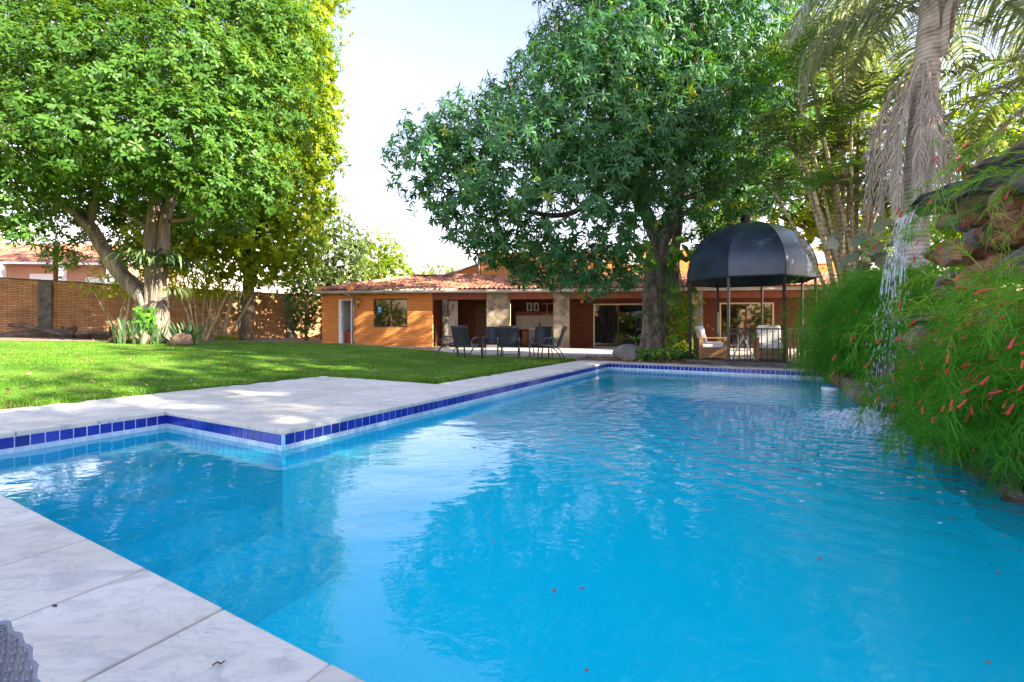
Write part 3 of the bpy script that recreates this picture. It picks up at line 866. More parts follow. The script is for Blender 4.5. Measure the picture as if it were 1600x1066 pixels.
rg.tube([(s_h + 3.2, 4.15, zt_ + .06), (hs(745, 4.2), 4.15, zt_ + .06)], .11, 8)
rg.build('ridge_cap', M['roof'], roof, True)
ch = MB(); s_c = hs(498, -.4); wbox(ch, s_c - .05, s_c + .16, -.5, -.2, EAVE + .1, EAVE + .32); ch.build('verge_brick', M['brick_o'], roof)
ch = MB(); s_c = hs(546, -.3); wbox(ch, s_c - .05, s_c + .18, -.5, 0, EAVE + .1, EAVE + .36); ch.build('verge_brick', M['brick_o'], roof)
# upper storey with gable to its left
u0 = hs(752, 4.3)
up = MB(); wbox(up, u0, 26.5, 4.3, 10, 2.7, 5.25); up.build('upper_wall', M['brick_o'], house)
gb = MB(); a0, a1 = hs(692, 4.6), u0 - .003
zg = hz(700, 433, 4.6); zg1 = hz(748, 412, 4.6)
gb.add([(a0, 4.6, zg - .4), (a1, 4.6, zg - .4), (a1, 4.6, zg1), (a0, 4.6, zg), (a0, 9, zg - .4), (a1, 9, zg - .4), (a1, 9, zg1), (a0, 9, zg)],
       [(0, 1, 2, 3), (4, 7, 6, 5), (3, 2, 6, 7), (0, 3, 7, 4), (1, 5, 6, 2)])
gb.build('gable_wall', M['brick_o'], house)
gc = MB(); gc.tube([(a0 - .1, 4.55, zg + .03), (a1, 4.55, zg1 + .03)], .06, 6); gc.build('gable_coping', M['gutter'], house)
gp = MB(); gp.tube([(u0 - .12, 4.2, 3.75), (u0 - .12, 4.2, 5.2)], .06, 8); gp.build('upper_downpipe', M['gutter'], house, True)
for u_a, u_b, v_a, v_b in ((942, 946, 398, 414), (975, 1004, 392, 414), (1262, 1296, 392, 412), (1318, 1330, 392, 408)):
    wn_ = MB(); s0, s1 = hs(u_a, 4.3), hs(u_b, 4.3); za, zb = hz(u_a, v_b, 4.3), hz(u_a, v_a, 4.3)
    wbox(wn_, s0, s1, 4.24, 4.297, za, zb); w_ = wn_.build('upper_window', M['white'], house)
    pn = MB(); wbox(pn, s0 + .12, s1 - .06, 4.232, 4.238, za + .12, zb - .08); pn.build('pane', M['white'], w_)

# things in the porch
def on_house(s, t, z=0): 
    p = HO + HD * s + HN * t
    return (p.x, p.y, z)
pic = thing('picture_frame', 'framed black and white photo on the porch bar shelf, left of the pair', 'picture', on_house(hs(827, tb + .7), tb + .7, hz(830, 487, tb + .7)), HA, 'framed pictures on the porch shelf')
def picture(root):
    f = MB(); f.box((0, 0, .26), (.36, .03, .52)); f.build('frame', M['wood'], root, bevel=.004)
    f = MB(); f.box((0, -.018, .26), (.30, .004, .46)); f.build('print', M['paper'], root)
    f = MB(); f.blob((0, -.022, .22), (.08, .004, .13), 2, .1); f.blob((0, -.022, .38), (.055, .004, .065), 2, .1); f.build('portrait', M['frame'], root, True)
    root.rotation_euler.x = R(-6)
picture(pic)
p2 = copy_tree(pic); p2.location = on_house(hs(838, tb + .7), tb + .7, hz(838, 487, tb + .7)); p2.rotation_euler.z = HA + .35
p2['label'] = 'framed photo turned sideways on the porch bar shelf, right of the pair'
bk = thing('bucket', 'teal plastic bucket beside the white bar counter in the porch', 'bucket', on_house(hs(857, 2.0), 2.0, .045), 0)
f = MB(); f.lathe([(0, 0), (.24, 0), (.30, .55), (.32, .56), (.32, .60), (.29, .60), (.24, .03), (0, .03)], 20); f.build('tub', M['teal'], bk, True)
f = MB(); f.tube([(-.31, 0, .57), (-.2, 0, .70), (0, 0, .75), (.2, 0, .70), (.31, 0, .57)], .01, 6); f.build('handle', M['iron'], bk, True)
hk = thing('rod_stand', 'thin pale stand with two wooden discs in the porch bar', 'stand', on_house(hs(855, 2.4), 2.4, .045), 0)
f = MB(); f.tube([(0, 0, 0), (0, 0, 2.25)], .018, 8); f.lathe([(0, 0), (.16, 0), (.15, .03), (0, .04)], 14); f.build('pole', M['cream'], hk, True)
for z in (1.62, 2.18):
    f = MB(); f.lathe([(0, 0), (.30, 0), (.30, .045), (0, .05)], 20, (0, 0, z)); f.build('disc', M['orange_wood'], hk)
bt = thing('bottle', 'small dark bottle standing on the white bar counter', 'bottle', on_house(hs(843, tb), tb, hz(845, 512, tb)), 0)
f = MB(); f.lathe([(0, 0), (.045, 0), (.045, .17), (.018, .23), (.016, .31), (0, .31)], 14); f.build('body', M['iron'], bt, True)
f = MB(); f.lathe([(0, 0), (.02, 0), (.02, .03), (0, .03)], 12, (0, 0, .31)); f.build('cap', M['wood'], bt, True)
cr = thing('crate', 'open red brown crate filled with cloths in the white doorway', 'crate', on_house((sDl + sDr) / 2 + .08, .75, .2), HA)
f = MB(); w_ = .58
for a, b_, c, d in ((0, -.24, w_, .03), (0, .24, w_, .03), (-.275, 0, .03, .45), (.275, 0, .03, .45)): f.box((a, b_, .30), (c, d, .60))
f.box((0, 0, .03), (.5, .42, .04)); f.build('body', M['crate'], cr)
cl_ = thing('folded_cloth', 'crumpled grey and white cloth heaped in the red brown crate', 'cloth', on_house((sDl + sDr) / 2 + .08, .75, .76), HA)
f = MB(); f.blob((-.1, 0, .03), (.2, .18, .09), 3, .5, 2, 4); f.build('grey_cloth', M['sling'], cl_, True)
f = MB(); f.blob((.06, -.02, .12), (.17, .15, .08), 3, .6, 2, 9); f.build('pale_cloth', M['paper'], cl_, True)

# ------------------------------------------------------------------ boundary wall, neighbour's house
BW0, BW1 = Vector((-25.5, 15.0)), Vector((-11.8, 30.0))
bl = (BW1 - BW0).length; ba = math.atan2((BW1 - BW0).y, (BW1 - BW0).x)
bwall = thing('brick_wall', 'tall weathered brick boundary wall with concrete posts along the left of the garden', 'wall', (BW0.x, BW0.y, .3), ba)
f = MB(); f.box((bl / 2, 0, 1.25), (bl, .16, 3.0)); f.build('masonry', M['brick_w'], bwall)
def wall_post_at(u):
    k = (u - 800) / F
    d = (BW1 - BW0).normalized()
    return (k * BW0.y - BW0.x) / (d.x - k * d.y)
for u in (70, 378, 452):
    s = wall_post_at(u)
    f = MB(); f.box((s, -.16, 1.22), (.42, .16, 3.0)); f.build('post', M['dark_stone'], bwall, bevel=.02)
f = MB(); f.box((bl / 2, 0, 2.78), (bl, .2, .05)); f.build('coping', M['dark_stone'], bwall, bevel=.01)
pp = at(73, 445, 20.6)
pole = thing('metal_pole', 'thin rusty pole rising above the brick wall at the left', 'pole', (pp.x - .2, pp.y + .6, .3))
f = MB(); f.tube([(0, 0, 0), (0, 0, 4.6)], .085, 8); f.build('shaft', M['rust'], pole, True)
f = MB(); f.tube([(0, 0, 4.55), (.02, 0, 4.9)], .03, 6); f.tube([(0, 0, 4.9), (.10, 0, 5.3)], .012, 5); f.build('tip', M['iron'], pole, True)
nb = thing('neighbour_house', 'pale pink brick house with a tiled roof and white windows behind the boundary wall', 'house', (-43, 33, 0), R(6))
f = MB(); f.box((4.5, 4, 3.0), (18, 8, 6.0)); f.build('wall', M['brick_n'], nb)
V, Q, rn = tile_roof(-5.3, 14.3, -1.0, 4.4, 5.75, .42, per=.34, row=.5)
mesh_np('roof', V, [], Q, M['roof'], nb, rn)
f = MB(); f.box((4.5, -1.0, 5.72), (19.6, .14, .16)); f.build('gutter', M['white'], nb)
for s, w_, z in ((8.2, 1.6, 4.4), (12.0, 1.6, 4.2), (3.6, 1.6, 4.4)):
    f = MB(); f.box((s, -.02, z), (w_ + .2, .08, 1.3)); wo = f.build('window', M['white'], nb)
    f = MB(); f.box((s, -.065, z), (w_, .01, 1.1)); f.build('pane', M['paper'], wo)
for s in (6.2, 10.2, 13.4):
    f = MB(); f.box((s, -.9, 2.9), (.3, .3, 5.6)); f.build('column', M['white'], nb)

# ------------------------------------------------------------------ gazebo
GC = Vector((6.5, 12.6)); GR_, GT = 1.6, R(3)
gaz = thing('gazebo', 'octagonal black steel gazebo with a domed roof and railings at the far pool edge', 'gazebo', (GC.x, GC.y, 0), GT)
GF = .07
octo = [(GR_ * math.cos(i * PI / 4), GR_ * math.sin(i * PI / 4)) for i in range(8)]
f = MB(); f.prism([(x * 1.10, y * 1.10) for x, y in octo], -.15, GF); f.build('floor', M['dark_stone'], gaz, bevel=.02)
ZE = CAM_H + (HOR - 432) / F * 11.2              # lower edge of the dome
HD_ = 1.62
db = MB()
nlev = 12
for i in range(8):
    (x0, y0), (x1, y1) = octo[i], octo[(i + 1) % 8]
    V = []; 
    for k in range(nlev + 1):
        t = k / nlev
        if k == 0: sc, z = 1.035, ZE - .0
        else:
            ang = t * PI / 2 * .955
            sc, z = 1.035 * math.cos(ang) ** .92, ZE + .16 + (HD_ - .16) * math.sin(ang)
        for q in (0, 1):
            V.append(((x0 + (x1 - x0) * q) * sc, (y0 + (y1 - y0) * q) * sc, z))
    Fc = [(k * 2, k * 2 + 1, (k + 1) * 2 + 1, (k + 1) * 2) for k in range(nlev)]
    db.add(V, Fc)
dome = db.build('dome', M['dome'], gaz, True)
sb = MB()
for i in range(8):
    x, y = octo[i]
    pts = []
    for k in range(nlev + 1):
        t = k / nlev
        if k == 0: sc, z = 1.035, ZE
        else:
            ang = t * PI / 2 * .955; sc, z = 1.035 * math.cos(ang) ** .92, ZE + .16 + (HD_ - .16) * math.sin(ang)
        pts.append((x * sc * 1.003, y * sc * 1.003, z))
    sb.tube(pts, .011, 6)
sb.build('dome_seams', M['black'], dome, True)
f = MB(); f.lathe([(.28, -.02), (.17, .04), (.165, .20), (.185, .20), (.185, .225), (0, .225)], 16, (0, 0, ZE + HD_)); f.build('chimney_cap', M['black'], gaz)
rb = MB(); rr = [(x * 1.03, y * 1.03, ZE + .02) for x, y in octo]; rb.tube(rr + [rr[0]], .02, 6); rb.build('ring_beam', M['black'], gaz)
for i in range(8):
    x, y = octo[i]
    f = MB(); f.box((x, y, (ZE + .03 + GF) / 2), (.055, .055, ZE + .03 - GF), i * PI / 4); f.build('post', M['black'], gaz)
# railings on every side but the entrance (left front) and the back
for i in range(8):
    a, b_ = Vector(octo[i]), Vector(octo[(i + 1) % 8])
    mid = (a + b_) / 2; ang = math.degrees(math.atan2(mid.y, mid.x)) % 360
    if 195 < ang < 235 or 60 < ang < 130: continue
    f = MB(); rz = math.atan2((b_ - a).y, (b_ - a).x); Lg = (b_ - a).length
    f.box((mid.x, mid.y, .90), (Lg - .06, .04, .035), rz)
    f.box((mid.x, mid.y, .12), (Lg - .06, .02, .02), rz)
    nbars = 10
    for k in range(1, nbars):
        p = a + (b_ - a) * (k / nbars)
        f.box((p.x, p.y, .485), (.02, .02, .80), rz)
    f.build('railing', M['black'], gaz)
f = MB(); f.box((-.2, -1.95, -.02), (1.7, .55, .10), R(-22)); 
step = tag(f.build('step', M['dark_stone'], bevel=.02), 'dark concrete step in front of the gazebo entrance', 'step')
step.location = (GC.x - .62, GC.y + .3, 0)

def armchair(root):
    w, d = .74, .74
    f = MB()
    f.box((0, 0, .17), (w - .16, d - .02, .26)); f.build('base', M['brown_wood'], root, bevel=.006)
    for sgn in (-1, 1):
        f = MB()
        f.box((sgn * (w / 2 - .04), d / 2 - .05, .29), (.07, .10, .56)); f.box((sgn * (w / 2 - .04), -d / 2 + .05, .29), (.07, .10, .56))
        f.box((sgn * (w / 2 - .04), 0, .585), (.085, d, .035)); f.box((sgn * (w / 2 - .04), 0, .17), (.07, d - .2, .26))
        f.build('armrest', M['orange_wood'], root, bevel=.005)
    f = MB(); f.box((0, .03, .39), (w - .17, d - .08, .16)); f.build('seat_cushion', M['cushion'], root, bevel=.045)
    Mx = Matrix.Rotation(R(12), 4, 'X')
    f = MB(); f.box((0, -.25, .68), (w - .18, .15, .50), M=Mx); f.build('back_cushion', M['cushion'], root, bevel=.05)
    f = MB(); f.box((0, -.355, .50), (w - .16, .05, .5), M=Mx); f.build('backrest', M['brown_wood'], root, bevel=.005)
ac = thing('armchair', 'wooden armchair with white cushions side on at the open left side of the gazebo', 'armchair', (5.55, 12.75, GF), R(-100), 'armchairs in the gazebo')
armchair(ac)
ac2 = copy_tree(ac); ac2.location = (6.86, 12.10, GF); ac2.rotation_euler.z = R(158)
ac2['label'] = 'wooden armchair with white cushions behind the front railing of the gazebo'
tr = thing('tray_stand', 'folding stand with crossed pale legs and a dark top inside the gazebo', 'stand', (6.05, 11.95, GF), R(10))
f = MB(); f.tube([(-.20, -.16, 0), (-.04, .1, .66)], .018, 8); f.tube([(-.20, .16, 0), (-.04, -.1, .66)], .018, 8); f.build('leg', M['cushion'], tr, True)
f = MB(); f.tube([(.26, -.16, 0), (.08, .1, .66)], .018, 8); f.tube([(.26, .16, 0), (.08, -.1, .66)], .018, 8); f.build('leg', M['cushion'], tr, True)
f = MB(); f.box((.02, 0, .70), (.62, .40, .025)); f.build('tray', M['brown_wood'], tr, bevel=.005)

# ------------------------------------------------------------------ patio chairs on the lawn
def sling_chair(root):
    f = MB(); c = smooth([(0, .27, .425), (0, .1, .395), (0, -.1, .375), (0, -.22, .385)], 4)
    V = []; 
    for p in c: V += [(-.24, p[1], p[2]), (.24, p[1], p[2]), (.24, p[1], p[2] - .012), (-.24, p[1], p[2] - .012)]
    k = len(c); Fc = [(4 * i + j, 4 * i + (j + 1) % 4, 4 * i + 4 + (j + 1) % 4, 4 * i + 4 + j) for i in range(k - 1) for j in range(4)] + [(0, 3, 2, 1), (4 * k - 4, 4 * k - 3, 4 * k - 2, 4 * k - 1)]
    f.add(V, Fc); f.build('seat', M['sling'], root, True)
    f = MB(); c = smooth([(0, -.225, .40), (0, -.28, .55), (0, -.345, .74), (0, -.43, .95)], 4)
    V = []
    for p in c: V += [(-.25, p[1], p[2]), (.25, p[1], p[2]), (.25, p[1] - .012, p[2] - .004), (-.25, p[1] - .012, p[2] - .004)]
    k = len(c); f.add(V, [(4 * i + j, 4 * i + (j + 1) % 4, 4 * i + 4 + (j + 1) % 4, 4 * i + 4 + j) for i in range(k - 1) for j in range(4)] + [(0, 3, 2, 1), (4 * k - 4, 4 * k - 3, 4 * k - 2, 4 * k - 1)])
    f.build('backrest', M['sling'], root, True)
    for sg in (-1, 1):
        x = sg * .265
        f = MB(); f.tube(smooth([(x, .29, .43), (x, .1, .395), (x, -.12, .375), (x, -.225, .40), (x, -.30, .6), (x, -.435, .96)], 4), .014, 8); f.build('side_rail', M['frame'], root, True)
        xa = sg * .30
        f = MB(); f.tube(smooth([(xa, .32, .0), (xa, .30, .25), (xa, .25, .48), (xa, .12, .60), (xa, -.06, .615), (xa, -.20, .54), (xa, -.26, .46)], 5), [.019] * 31, 8, flat=1.25); f.build('arm_leg', M['frame'], root, True)
        f = MB(); f.tube(smooth([(xa, .10, .40), (xa, -.14, .33), (xa, -.28, .18), (xa, -.36, 0)], 5), .016, 8); f.build('rear_leg', M['frame'], root, True)
    f = MB(); f.tube([(-.28, -.435, .955), (.28, -.435, .955)], .013, 8); f.tube([(-.28, .285, .43), (.28, .285, .43)], .013, 8); f.tube([(-.30, -.28, .18), (.30, -.28, .18)], .010, 8); f.build('cross_bar', M['frame'], root, True)
CH = [(-.10, 12.75, 2, 'charcoal sling chair seen square from behind at the middle of the lawn group'),
      (-1.30, 13.2, -28, 'charcoal sling chair turned to the right with its near armrest and seat visible'),
      (-2.02, 14.3, -80, 'charcoal sling chair seen side on, leftmost of the lawn group'),
      (-.62, 15.0, 176, 'charcoal sling chair facing the pool, mostly hidden behind the middle chair'),
      (.92, 14.4, 165, 'charcoal sling chair facing the pool in front of the bar counter'),
      (1.12, 13.25, 75, 'sling chair seen side on, facing left, rightmost of the lawn group')]
proto = None
for x, y, a, lab in CH:
    if proto is None:
        proto = thing('patio_chair', lab, 'chair', (x, y, gz(x, y) + .02), R(a), 'sling chairs on the lawn'); sling_chair(proto); c = proto
    else:
        c = copy_tree(proto); c.location = (x, y, gz(x, y) + .02); c.rotation_euler.z = R(a); c['label'] = lab

# ------------------------------------------------------------------ foliage tools
def nrm(a): return a / (np.linalg.norm(a, axis=-1, keepdims=True) + 1e-9)

def leaf_template(kind):
    """leaf along +x, unit length, unit width scale; returns points and faces"""
    if kind == 'lance':   st = [(.0, .10, 0), (.35, .5, .02), (.72, .34, -.05), (1, 0, -.16)]
    elif kind == 'obov':  st = [(.0, .07, 0), (.45, .36, .03), (.80, .5, .0), (1, 0, -.06)]
    elif kind == 'oval':  st = [(.0, .10, 0), (.40, .5, .03), (.75, .40, .0), (1, 0, -.08)]
    elif kind == 'heart': st = [(-.12, .30, 0), (.15, .56, .02), (.6, .38, 0), (1, 0, -.12)]
    V = []; 
    for x, w, z in st[:-1]: V += [(x, -w, z + .12 * w), (x, w, z + .12 * w)]
    V.append((st[-1][0], 0, st[-1][2]))
    return np.array(V), [(0, 2, 3, 1), (2, 4, 5, 3)], [(4, 6, 5)]

def leaves(name, P, D, U, L, Wd, kind, mat, parent=None, rnd=None, okind=None):
    T, qf, tf = leaf_template(kind)
    D = nrm(D); S = nrm(np.cross(U, D)); N_ = np.cross(D, S)
    n = len(P)
    L = np.broadcast_to(L, n)[:, None]; Wd = np.broadcast_to(Wd, n)[:, None]
    V = np.empty((n, len(T), 3))
    for i, (x, y, z) in enumerate(T):
        V[:, i] = P + D * (x * L) + S * (y * Wd) + N_ * (z * L)
    b = np.arange(n)[:, None, None] * len(T)
    quads = (b + np.array(qf)[None]).reshape(-1, 4); tris = (b + np.array(tf)[None]).reshape(-1, 3)
    if rnd is None: rnd = rng.random(n)
    return mesh_np(name, V.reshape(-1, 3), tris, quads, mat, parent, np.repeat(rnd, len(T)), kind=okind)

def crown_points(lobes, dens, inner=.35, wob=.18, flat=.88, seed=0):
    """clump centres and axes spread through the outer shell of overlapping lobes"""
    C, A, I = [], [], []
    for li, (c, r) in enumerate(lobes):
        n = int(dens * 4 * PI * r * r)
        d = nrm(rng.normal(size=(n, 3)))
        rad = np.where(rng.random(n) < inner, rng.uniform(.45, .85, n), rng.uniform(.84, 1.08, n))
        wb = np.array([mnoise.noise(Vector(q * 2.2) + Vector((li * 3.1 + seed, 0, 0))) for q in d]) * wob * 2
        rr = r * rad * (1 + wb)
        p = np.array(c) + d * rr[:, None] * np.array([1, 1, flat])
        keep = np.ones(n, bool)
        for lj, (c2, r2) in enumerate(lobes):
            if lj == li: continue
            dist = np.linalg.norm((p - np.array(c2)) / np.array([1, 1, flat]), axis=1)
            keep &= ~((dist < r2 * .62) & (rng.random(n) < .8))
        tocam = nrm(np.array([0, 0, CAM_H]) - np.array(c))
        keep &= ~((d @ tocam < -.35) & (rng.random(n) < .45))
        C.append(p[keep]); A.append(nrm(d + np.array([0, 0, .45]) + rng.normal(0, .22, (n, 3)))[keep]); I.append(np.full(keep.sum(), li))
    return np.concatenate(C), np.concatenate(A), np.concatenate(I)

def whorls(C, A, k, p_lo, p_hi, droop):
    n = len(C)
    e1 = nrm(np.cross(A, np.array([.3, .2, 1.0]))); e2 = np.cross(A, e1)
    ph = (np.arange(k)[None] * 2 * PI / k + rng.uniform(0, 2 * PI, (n, 1)) + rng.normal(0, .25, (n, k)))
    pit = rng.uniform(p_lo, p_hi, (n, k))
    rad = np.cos(ph)[..., None] * e1[:, None] + np.sin(ph)[..., None] * e2[:, None]
    D = rad * np.cos(pit)[..., None] + A[:, None] * np.sin(pit)[..., None]
    D[..., 2] -= droop * rng.uniform(.5, 1.4, (n, k))
    P = np.repeat(C[:, None], k, 1) + A[:, None] * rng.uniform(-.05, .07, (n, k))[..., None]
    U = np.repeat(A[:, None], k, 1)
    return P.reshape(-1, 3), nrm(D.reshape(-1, 3)), U.reshape(-1, 3)

def clump_rnd(n, k, bright, spread=.28, base=.42):
    """per leaf tone: each shoot has its own tone, a few shoots are young and pale"""
    b = base + rng.normal(0, .14, n)
    b[rng.random(n) < bright] = .97
    return np.clip(np.repeat(b, k) + rng.normal(0, spread * .4, n * k), 0, 1)

def limb(mb, P, r0, r1, n=10, wob=.0, seed=0, sub=5):
    S = smooth(P, sub)
    if wob:
        for i in range(len(S)):
            q = Vector(S[i]) * 1.1 + Vector((seed, 0, 0))
            S[i] += wob * np.array([mnoise.noise(q), mnoise.noise(q + Vector((9, 0, 0))), 0])
    mb.tube(S, np.linspace(r0, r1, len(S)), n)

def fluted(mb, P, rad, n=28, flutes=7, amp=.14, seed=0, sub=6):
    """trunk with vertical ribs and hollows"""
    Pr = np.array([tuple(p) + (r,) for p, r in zip(P, rad)])
    S = smooth(Pr, sub)
    V, Fc = tube_arrays(S[:, :3], S[:, 3], n)
    k = len(S)
    for i in range(k):
        for j in range(n):
            a = 2 * PI * j / n
            q = V[i * n + j] - S[i, :3]
            d = amp * (math.sin(a * flutes + 1.2 * math.sin(S[i, 2] * 1.1 + seed)) * .6 + mnoise.noise(Vector((math.cos(a) * 1.6, math.sin(a) * 1.6, S[i, 2] * .8 + seed))) * 1.1)
            V[i * n + j] = S[i, :3] + q * (1 + d)
    mb.add(V, Fc)

def lobes_px(L): return [(np.array(at(u, v, Y)), r) for u, v, Y, r in L]

# ------------------------------------------------------------------ mango tree behind the pool
MG = at(1020, 556, 14.3); MG.z = 0
mango = thing('mango_tree', 'tall dark green mango tree with two stems and long drooping leaves beside the gazebo', 'tree', MG)
def loc(p, o): return Vector(p) - Vector(o)
def mg(u, v, Y): return loc(at(u, v, Y), MG)
mb = MB()
fluted(mb, [(0, 0, -.2), (.0, 0, .25), mg(1022, 500, 14.3), mg(1024, 440, 14.2), mg(1030, 390, 14.0), mg(1045, 345, 13.6), mg(1060, 315, 13.2)], [.58, .44, .36, .34, .32, .25, .20], 26, 5, .09, 1)
fluted(mb, [(.55, .35, -.2), (.5, .3, .4), mg(1048, 450, 14.6), mg(1050, 400, 14.6), mg(1056, 350, 14.6), mg(1075, 260, 14.8), mg(1085, 180, 15)], [.42, .34, .27, .25, .22, .17, .13], 20, 4, .07, 3)
limb(mb, [mg(1030, 390, 14.0), mg(1000, 320, 13.4), mg(960, 270, 13), mg(900, 250, 12.4), mg(800, 230, 12)], .22, .06, 10, .15, 1)
limb(mb, [mg(1045, 345, 13.6), mg(1065, 270, 13), mg(1072, 215, 12.6), mg(1075, 150, 12.3), mg(1110, 30, 12), mg(1140, -60, 12)], .20, .10, 10, .12, 2)
limb(mb, [mg(1065, 270, 13), mg(1090, 180, 12.6), mg(1150, 140, 12.4), mg(1210, 90, 12.4)], .12, .05, 8, .15, 3)
limb(mb, [mg(1000, 320, 13.4), mg(970, 200, 12.8), mg(940, 80, 12.6), mg(930, -40, 12.8)], .14, .06, 8, .2, 4)
limb(mb, [mg(960, 270, 13), mg(900, 330, 12), mg(820, 330, 11.8), mg(720, 290, 11.6)], .10, .03, 8, .15, 5)
limb(mb, [mg(1060, 315, 13.2), mg(1130, 290, 12.6), mg(1200, 260, 12.8)], .10, .04, 8, .15, 6)
mb.build('trunk', M['bark_mango'], mango, True)
ML = [(668, 250, 11.0, .95), (700, 222, 11.4, 1.0), (735, 215, 12, 1.15), (712, 300, 11.2, 1.05), (742, 345, 11.3, .85), (802, 185, 12.8, 1.15), (800, 265, 10.8, 1.6),
      (862, 112, 12.6, 1.15), (868, 195, 11, 1.75), (880, 320, 11, 1.5), (800, 350, 11.6, 1.0), (915, 50, 13, 1.4), (962, 10, 13, 1.6), (945, 135, 11.2, 1.8),
      (960, 255, 11.0, 1.5), (850, 395, 11.8, .75), (905, 405, 11.6, .70), (968, 372, 11.6, .55), (1000, 60, 12, 1.8), (1050, 10, 12.5, 2.0), (1050, 170, 11.8, 1.6), (1060, 270, 12.2, 1.2),
      (1120, 90, 12.4, 1.8), (1140, 215, 12.4, 1.5), (1130, 300, 12.8, 1.0), (1190, 50, 13.2, 1.8), (1205, 170, 13.4, 1.4), (1190, 290, 13.4, 1.0), (1000, 320, 12.6, .9),
      (960, -90, 13, 1.8), (1010, -150, 13, 2.6), (1140, -110, 13, 2.5), (1000, 150, 15, 2.6), (1080, 60, 16, 2.6), (925, 215, 14.5, 2.0), (1120, 230, 15.5, 1.9), (930, 415, 12.4, .6), (985, 400, 12.6, .5), (1090, 380, 14.6, .6), (1120, 330, 14.5, 1.0), (760, 385, 11.4, .5), (785, 392, 11.8, .5), (830, 422, 12, .55), (880, 428, 12, .5), (930, 442, 12, .42), (985, 432, 12.6, .4), (960, 405, 12.4, .5)]
ML = lobes_px(ML)
C, A, I = crown_points(ML, 12.5, .38, .2, .9, 1)
k = 9
P, D, U = whorls(C, A, k, -.25, .65, .42)
n = len(P)
leaves('crown', P - np.array(MG), D, U, rng.uniform(.15, .29, n), rng.uniform(.042, .062, n), 'lance', M['mango_leaf'], mango, clump_rnd(len(C), k, .022))
# flower spikes that stand out of the crown's outline
mb = MB()
outer = np.where((A[:, 2] > .35) & (rng.random(len(C)) < .10))[0][:420]
for i in outer:
    c = C[i] - np.array(MG); a = A[i] + np.array([0, 0, .6]); a /= np.linalg.norm(a)
    h = random.uniform(.18, .34)
    mb.tube([c, c + a * h * .5, c + a * h], [.006, .005, .003], 4)
    for q in range(4):
        t = .35 + .17 * q; s = nrm(rng.normal(size=3)) * .05 * (1.2 - t)
        mb.tube([c + a * h * t, c + a * (h * t + .04) + s], .003, 3)
mb.build('flower_spikes', M['bark_thin'], mango, kind='stuff')

# climbers and plants on and around the mango trunk
vine = thing('climbing_vine', 'vine with big pale green heart shaped leaves climbing the mango trunk', 'vine', MG)
mb = MB()
VP = []
for path_ in ([(1008, 545, 13.7), (1006, 460, 13.6), (1010, 400, 13.5), (1004, 330, 13.0), (1000, 260, 12.4)], [(1068, 550, 14), (1072, 480, 13.9), (1060, 410, 13.8), (1064, 370, 13.7)], [(1012, 300, 12.5), (1030, 250, 12.2), (1050, 245, 12.0)]):
    S = smooth([mg(*p) for p in path_], 8); mb.tube(S, .018, 6)
for u, v, Y, nn, sp in ((1004, 395, 13.2, 14, .16), (1010, 410, 13.2, 10, .14), (1066, 395, 13.6, 14, .2), (1050, 405, 13.5, 8, .15), (1000, 245, 11.9, 16, .25), (1030, 250, 11.9, 14, .22), (985, 265, 11.9, 9, .2), (1010, 290, 12, 9, .2), (1062, 470, 13.6, 18, .3), (1072, 520, 13.7, 14, .25)):
    for q in range(nn): VP.append(mg(u, v, Y) + Vector((random.gauss(0, sp), random.gauss(0, .08), random.gauss(0, sp))))
mb.build('stem', M['bark_thin'], vine, True)
VP = np.array([tuple(p) for p in VP]); n = len(VP)
Dv = rng.normal(0, .45, (n, 3)) + np.array([0, -.35, -.6]); Uv = rng.normal(0, .3, (n, 3)) + np.array([.1, -1, .5])
leaves('leaves', VP, Dv, Uv, rng.uniform(.20, .34, n), rng.uniform(.18, .27, n), 'heart', M['vine_leaf'], vine)

def strap_plant(root, n, L, w, rise, droop, mat, spread=PI, base_r=.05, seed=0, facing=None):
    """tuft of arching strap leaves"""
    r_ = np.random.default_rng(seed)
    V, Qd = [], []; rn = []
    m = 6
    for i in range(n):
        az = r_.uniform(-spread, spread) + (facing or 0)
        l = L * r_.uniform(.6, 1.15); up = rise * r_.uniform(.6, 1.3); dr = droop * r_.uniform(.7, 1.3)
        d = np.array([math.cos(az), math.sin(az), 0]); s = np.array([-d[1], d[0], 0])
        p = d * base_r * r_.uniform(0, 1) + s * base_r * r_.uniform(-1, 1)
        pitch = math.atan(up)
        ww = w * r_.uniform(.7, 1.2)
        b = len(V)
        for q in range(m + 1):
            t = q / m
            wd = ww * (math.sin(PI * min(1, .25 + .75 * t)) ** .6 if q < m else .02)
            V.append(p - s * wd / 2); V.append(p + s * wd / 2)
            dirv = d * math.cos(pitch) + np.array([0, 0, 1]) * math.sin(pitch)
            p = p + dirv * l / m
            pitch -= dr / m * (0.5 + t)
        for q in range(m): Qd.append((b + 2 * q, b + 2 * q + 1, b + 2 * q + 3, b + 2 * q + 2))
        rn += [r_.random()] * (2 * m + 2)
    return mesh_np('leaves', np.array(V), [], Qd, mat, root, rn)

